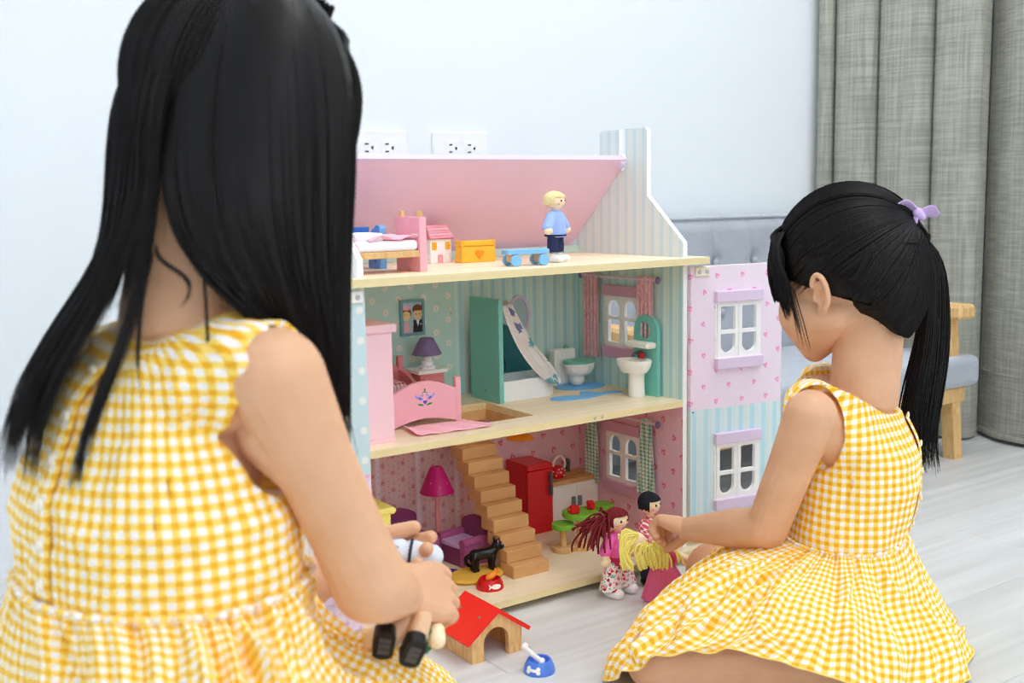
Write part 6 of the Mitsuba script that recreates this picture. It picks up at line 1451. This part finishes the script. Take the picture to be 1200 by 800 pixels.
for b in np.linspace(-0.066, 0.060, 8):
    e = 0.085 * math.sqrt(max(0.05, 1 - (b / 0.084) ** 2))
    fr1.append(HG.w(np.array([(0.030, b * 0.5, 0.092 - 0.25 * abs(b)), (0.056, b * 0.80, 0.071 - 0.22 * abs(b)), (e * 0.92, b, 0.040), (e + 0.001, b * 1.04, 0.006), (e - 0.001, b * 1.05, -0.028)])))
cut1 = hullm(*[HG.ell(p, (r,) * 3, 16) for p, r in (((0.11, 0.0, -0.03), 0.05), ((0.11, 0.05, -0.03), 0.05), ((0.11, -0.05, -0.03), 0.05), ((0.03, 0.10, -0.10), 0.05), ((0.03, -0.10, -0.10), 0.05), ((-0.02, 0, -0.16), 0.05), ((0.1, 0, -0.13), 0.05))])
ring1 = [(0.060, 0.060, 0.010), (0.020, 0.082, -0.02), (-0.03, 0.082, -0.03), (-0.075, 0.058, -0.035), (-0.098, 0.020, -0.035), (-0.098, -0.020, -0.035), (-0.075, -0.058, -0.035), (-0.03, -0.082, -0.03), (0.020, -0.082, -0.02), (0.060, -0.060, 0.010)]
hs = [tm(HG.ell((-0.010, 0, 0.012), (0.0820, 0.0700, 0.0800), 64) - cut1),
      skull_hair(HG, ring1, (0.006, 0.0, 0.104), (0.0868, 0.0765, 0.0880), 900, 40, 0.0011, (-0.010, 0, 0.012), 18, 0.0, 0.003),
      loft_sheet(hairA), loft_hair(hairA, 1000, 41, 0.00105, 0.0034, 24, 0.25, 0.004),
      loft_hair(hairB[:2], 260, 42, 0.0011, 0.0026, 26, 0.15, 0.003), loft_hair(hairB[1:3], 260, 43, 0.0011, 0.0028, 26, 0.15, 0.003), loft_hair([hairB[3] + [0.004, 0, 0], hairB[3]], 150, 44, 0.0010, 0.0018, 26, 0.15, 0.002), loft_hair([q[:6] for q in hairB], 700, 45, 0.0012, 0.0034, 22, 0.2, 0.004, 0.7),
      loft_sheet(far_), loft_hair(far_, 220, 46, 0.0010, 0.003, 18), loft_hair(fr1, 360, 47, 0.0010, 0.0016, 14, 0.3)]
# stray hairs lying on the neck and crossing the back
for q in ([(-0.9029, -0.4040, 0.5272), (-0.8913, -0.4086, 0.5097), (-0.8837, -0.4156, 0.4992), (-0.8868, -0.4176, 0.4891), (-0.8978, -0.4145, 0.4835)], [(-0.9054, -0.4032, 0.5212), (-0.9167, -0.4074, 0.4856), (-0.9246, -0.4173, 0.4508), (-0.9283, -0.4289, 0.4164)], [(-0.8774, -0.4189, 0.5205), (-0.8786, -0.4312, 0.4846), (-0.8827, -0.4427, 0.4494), (-0.8826, -0.4535, 0.4204)], [(-0.8917, -0.3166, 0.6229), (-0.9046, -0.3162, 0.5708), (-0.9235, -0.3127, 0.5122), (-0.9262, -0.3098, 0.5188)]):
    hs.append(loft_hair([np.array(q), np.array(q) + 0.002], 5, 50 + len(hs), 0.0006, 0.0008, 18, 0.2))
hr1 = put(g1 + '__hair', cat(hs), 'hair', True)

# ---------------------------------------------------------------- dolls in the older girl's hands
k = thing('wooden_doll', 'doll with tan legs and black shoes held feet outward in the older girl\'s hand', 'doll')
for (a, b, c_) in (((-0.7368, -0.4136, 0.1896), (-0.6859, -0.3633, 0.1874), 0), ((-0.7199, -0.4323, 0.1842), (-0.6759, -0.3702, 0.1872), 1)):
    a, b = np.array(a), np.array(b); d_ = unit(b - a)
    leg = A(k, 'leg', chain([(*(a + d_ * 0.010), 0.0090), (*b, 0.0100), (*(b + CFh * 0.05 + [0, 0, 0.01]), 0.0105)]), 'doll_tan', True)
    # shoe: an oval block, sole towards the camera
    nrm2 = unit(-CFh * 0.86 + CRh * 0.1 + np.array([0, 0, -0.25])); up2 = unit(np.array([0, 0, 1.0]) - nrm2 * nrm2[2] + CRh * (0.18 if c_ == 0 else 0.42)); rt2 = np.cross(up2, nrm2)
    sole = sbox(-0.0022, -0.0075, 0.0022, 0.0075).buffer(0.0068, quad_segs=8)
    sh_ = A(k, 'shoe', place(moved(ext(sole, 0.014), (0, 0, -0.014)), rt2, up2, nrm2, a), 'shoe_black')
    lines = shapely.union_all([sbox(x, -0.0085, x + 0.0010, 0.0075) for x in (-0.0040, -0.0015, 0.0010, 0.0035)]).difference(shapely.union_all([sbox(-0.01, y_, 0.01, y_ + 0.0016) for y_ in (-0.004, 0.002)]))
    put(sh_ + '__sole_print', place(ext(lines, 0.0003), rt2, up2, nrm2, a), 'sole_grey')
o = np.array((-0.6532, -0.3269, 0.1731))
A(k, 'shorts', chain([(*(o - CRh * 0.012), 0.014), (*(o + CRh * 0.006 + CFh * 0.03), 0.015)]), 'shirt_blue', True)
A(k, 'torso', chain([(*(o + CFh * 0.03), 0.015), (*(o + CFh * 0.075 + [0, 0, 0.004]), 0.014)]), 'yarn_green', True)
A(k, 'head', ball(o + CFh * 0.10 + [0, 0, 0.006], 0.0155, 3), 'doll_skin', True)
hd = np.array((-0.6665, -0.3801, 0.1657))
A(k, 'hand', chain([(*(hd + CFh * 0.008 + np.array([0, 0, 0.006])), 0.0068), (*hd, 0.0080)]), 'doll_skin', True)
fr = np.random.default_rng(8)
A(k, 'sleeve_fringe', cat([tube([np.array((-0.6680, -0.3602, 0.1692)) + fr.normal(0, 0.004, 3), np.array((-0.6689, -0.3661, 0.1665)) + fr.normal(0, 0.005, 3), np.array((-0.6779, -0.3725, 0.1644)) + fr.normal(0, 0.006, 3)], 0.0012, 5, 6) for _ in range(22)]), 'yarn_green', True)
bl = np.array((-0.7069, -0.3344, 0.1631))
A(k, 'doll_card', place(box(-0.010, 0.010, -0.010, 0.010, -0.006, 0.006, 0.003), CRh, [0, 0, 1.0], -CFh, bl), 'doll_skin')
k = thing('wooden_doll', 'small pale figure with a dark band held in the older girl\'s far hand', 'doll')
a, b = np.array((-0.6426, -0.2668, 0.2107)), np.array((-0.6134, -0.2815, 0.2060))
A(k, 'body', chain([(*(0.55 * a + 0.45 * b), 0.0150), (*b, 0.0125)]), 'doll_grey', True)
A(k, 'head', ball(a, 0.0155, 3), 'doll_grey', True)
ax = unit(b - a); e1_, e2_ = CFh, np.cross(ax, CFh)
ring = lambda c_, r_: [c_ + r_ * (math.cos(t_) * e1_ + math.sin(t_) * e2_) for t_ in np.linspace(0, 2 * np.pi, 25)]
A(k, 'band', tube(ring(0.62 * a + 0.38 * b, 0.0150), 0.0016, 6, caps=False), 'navy', True)
for t_ in np.linspace(0, 2 * np.pi, 9)[:-1]:
    A(k, 'stitch', tube([a - ax * 0.0145 + 0.003 * (math.cos(t_) * e1_ + math.sin(t_) * e2_), a - ax * 0.009 + 0.0128 * (math.cos(t_) * e1_ + math.sin(t_) * e2_), a + ax * 0.001 + 0.0157 * (math.cos(t_) * e1_ + math.sin(t_) * e2_)], 0.0006, 5, 8), 'grey', True)
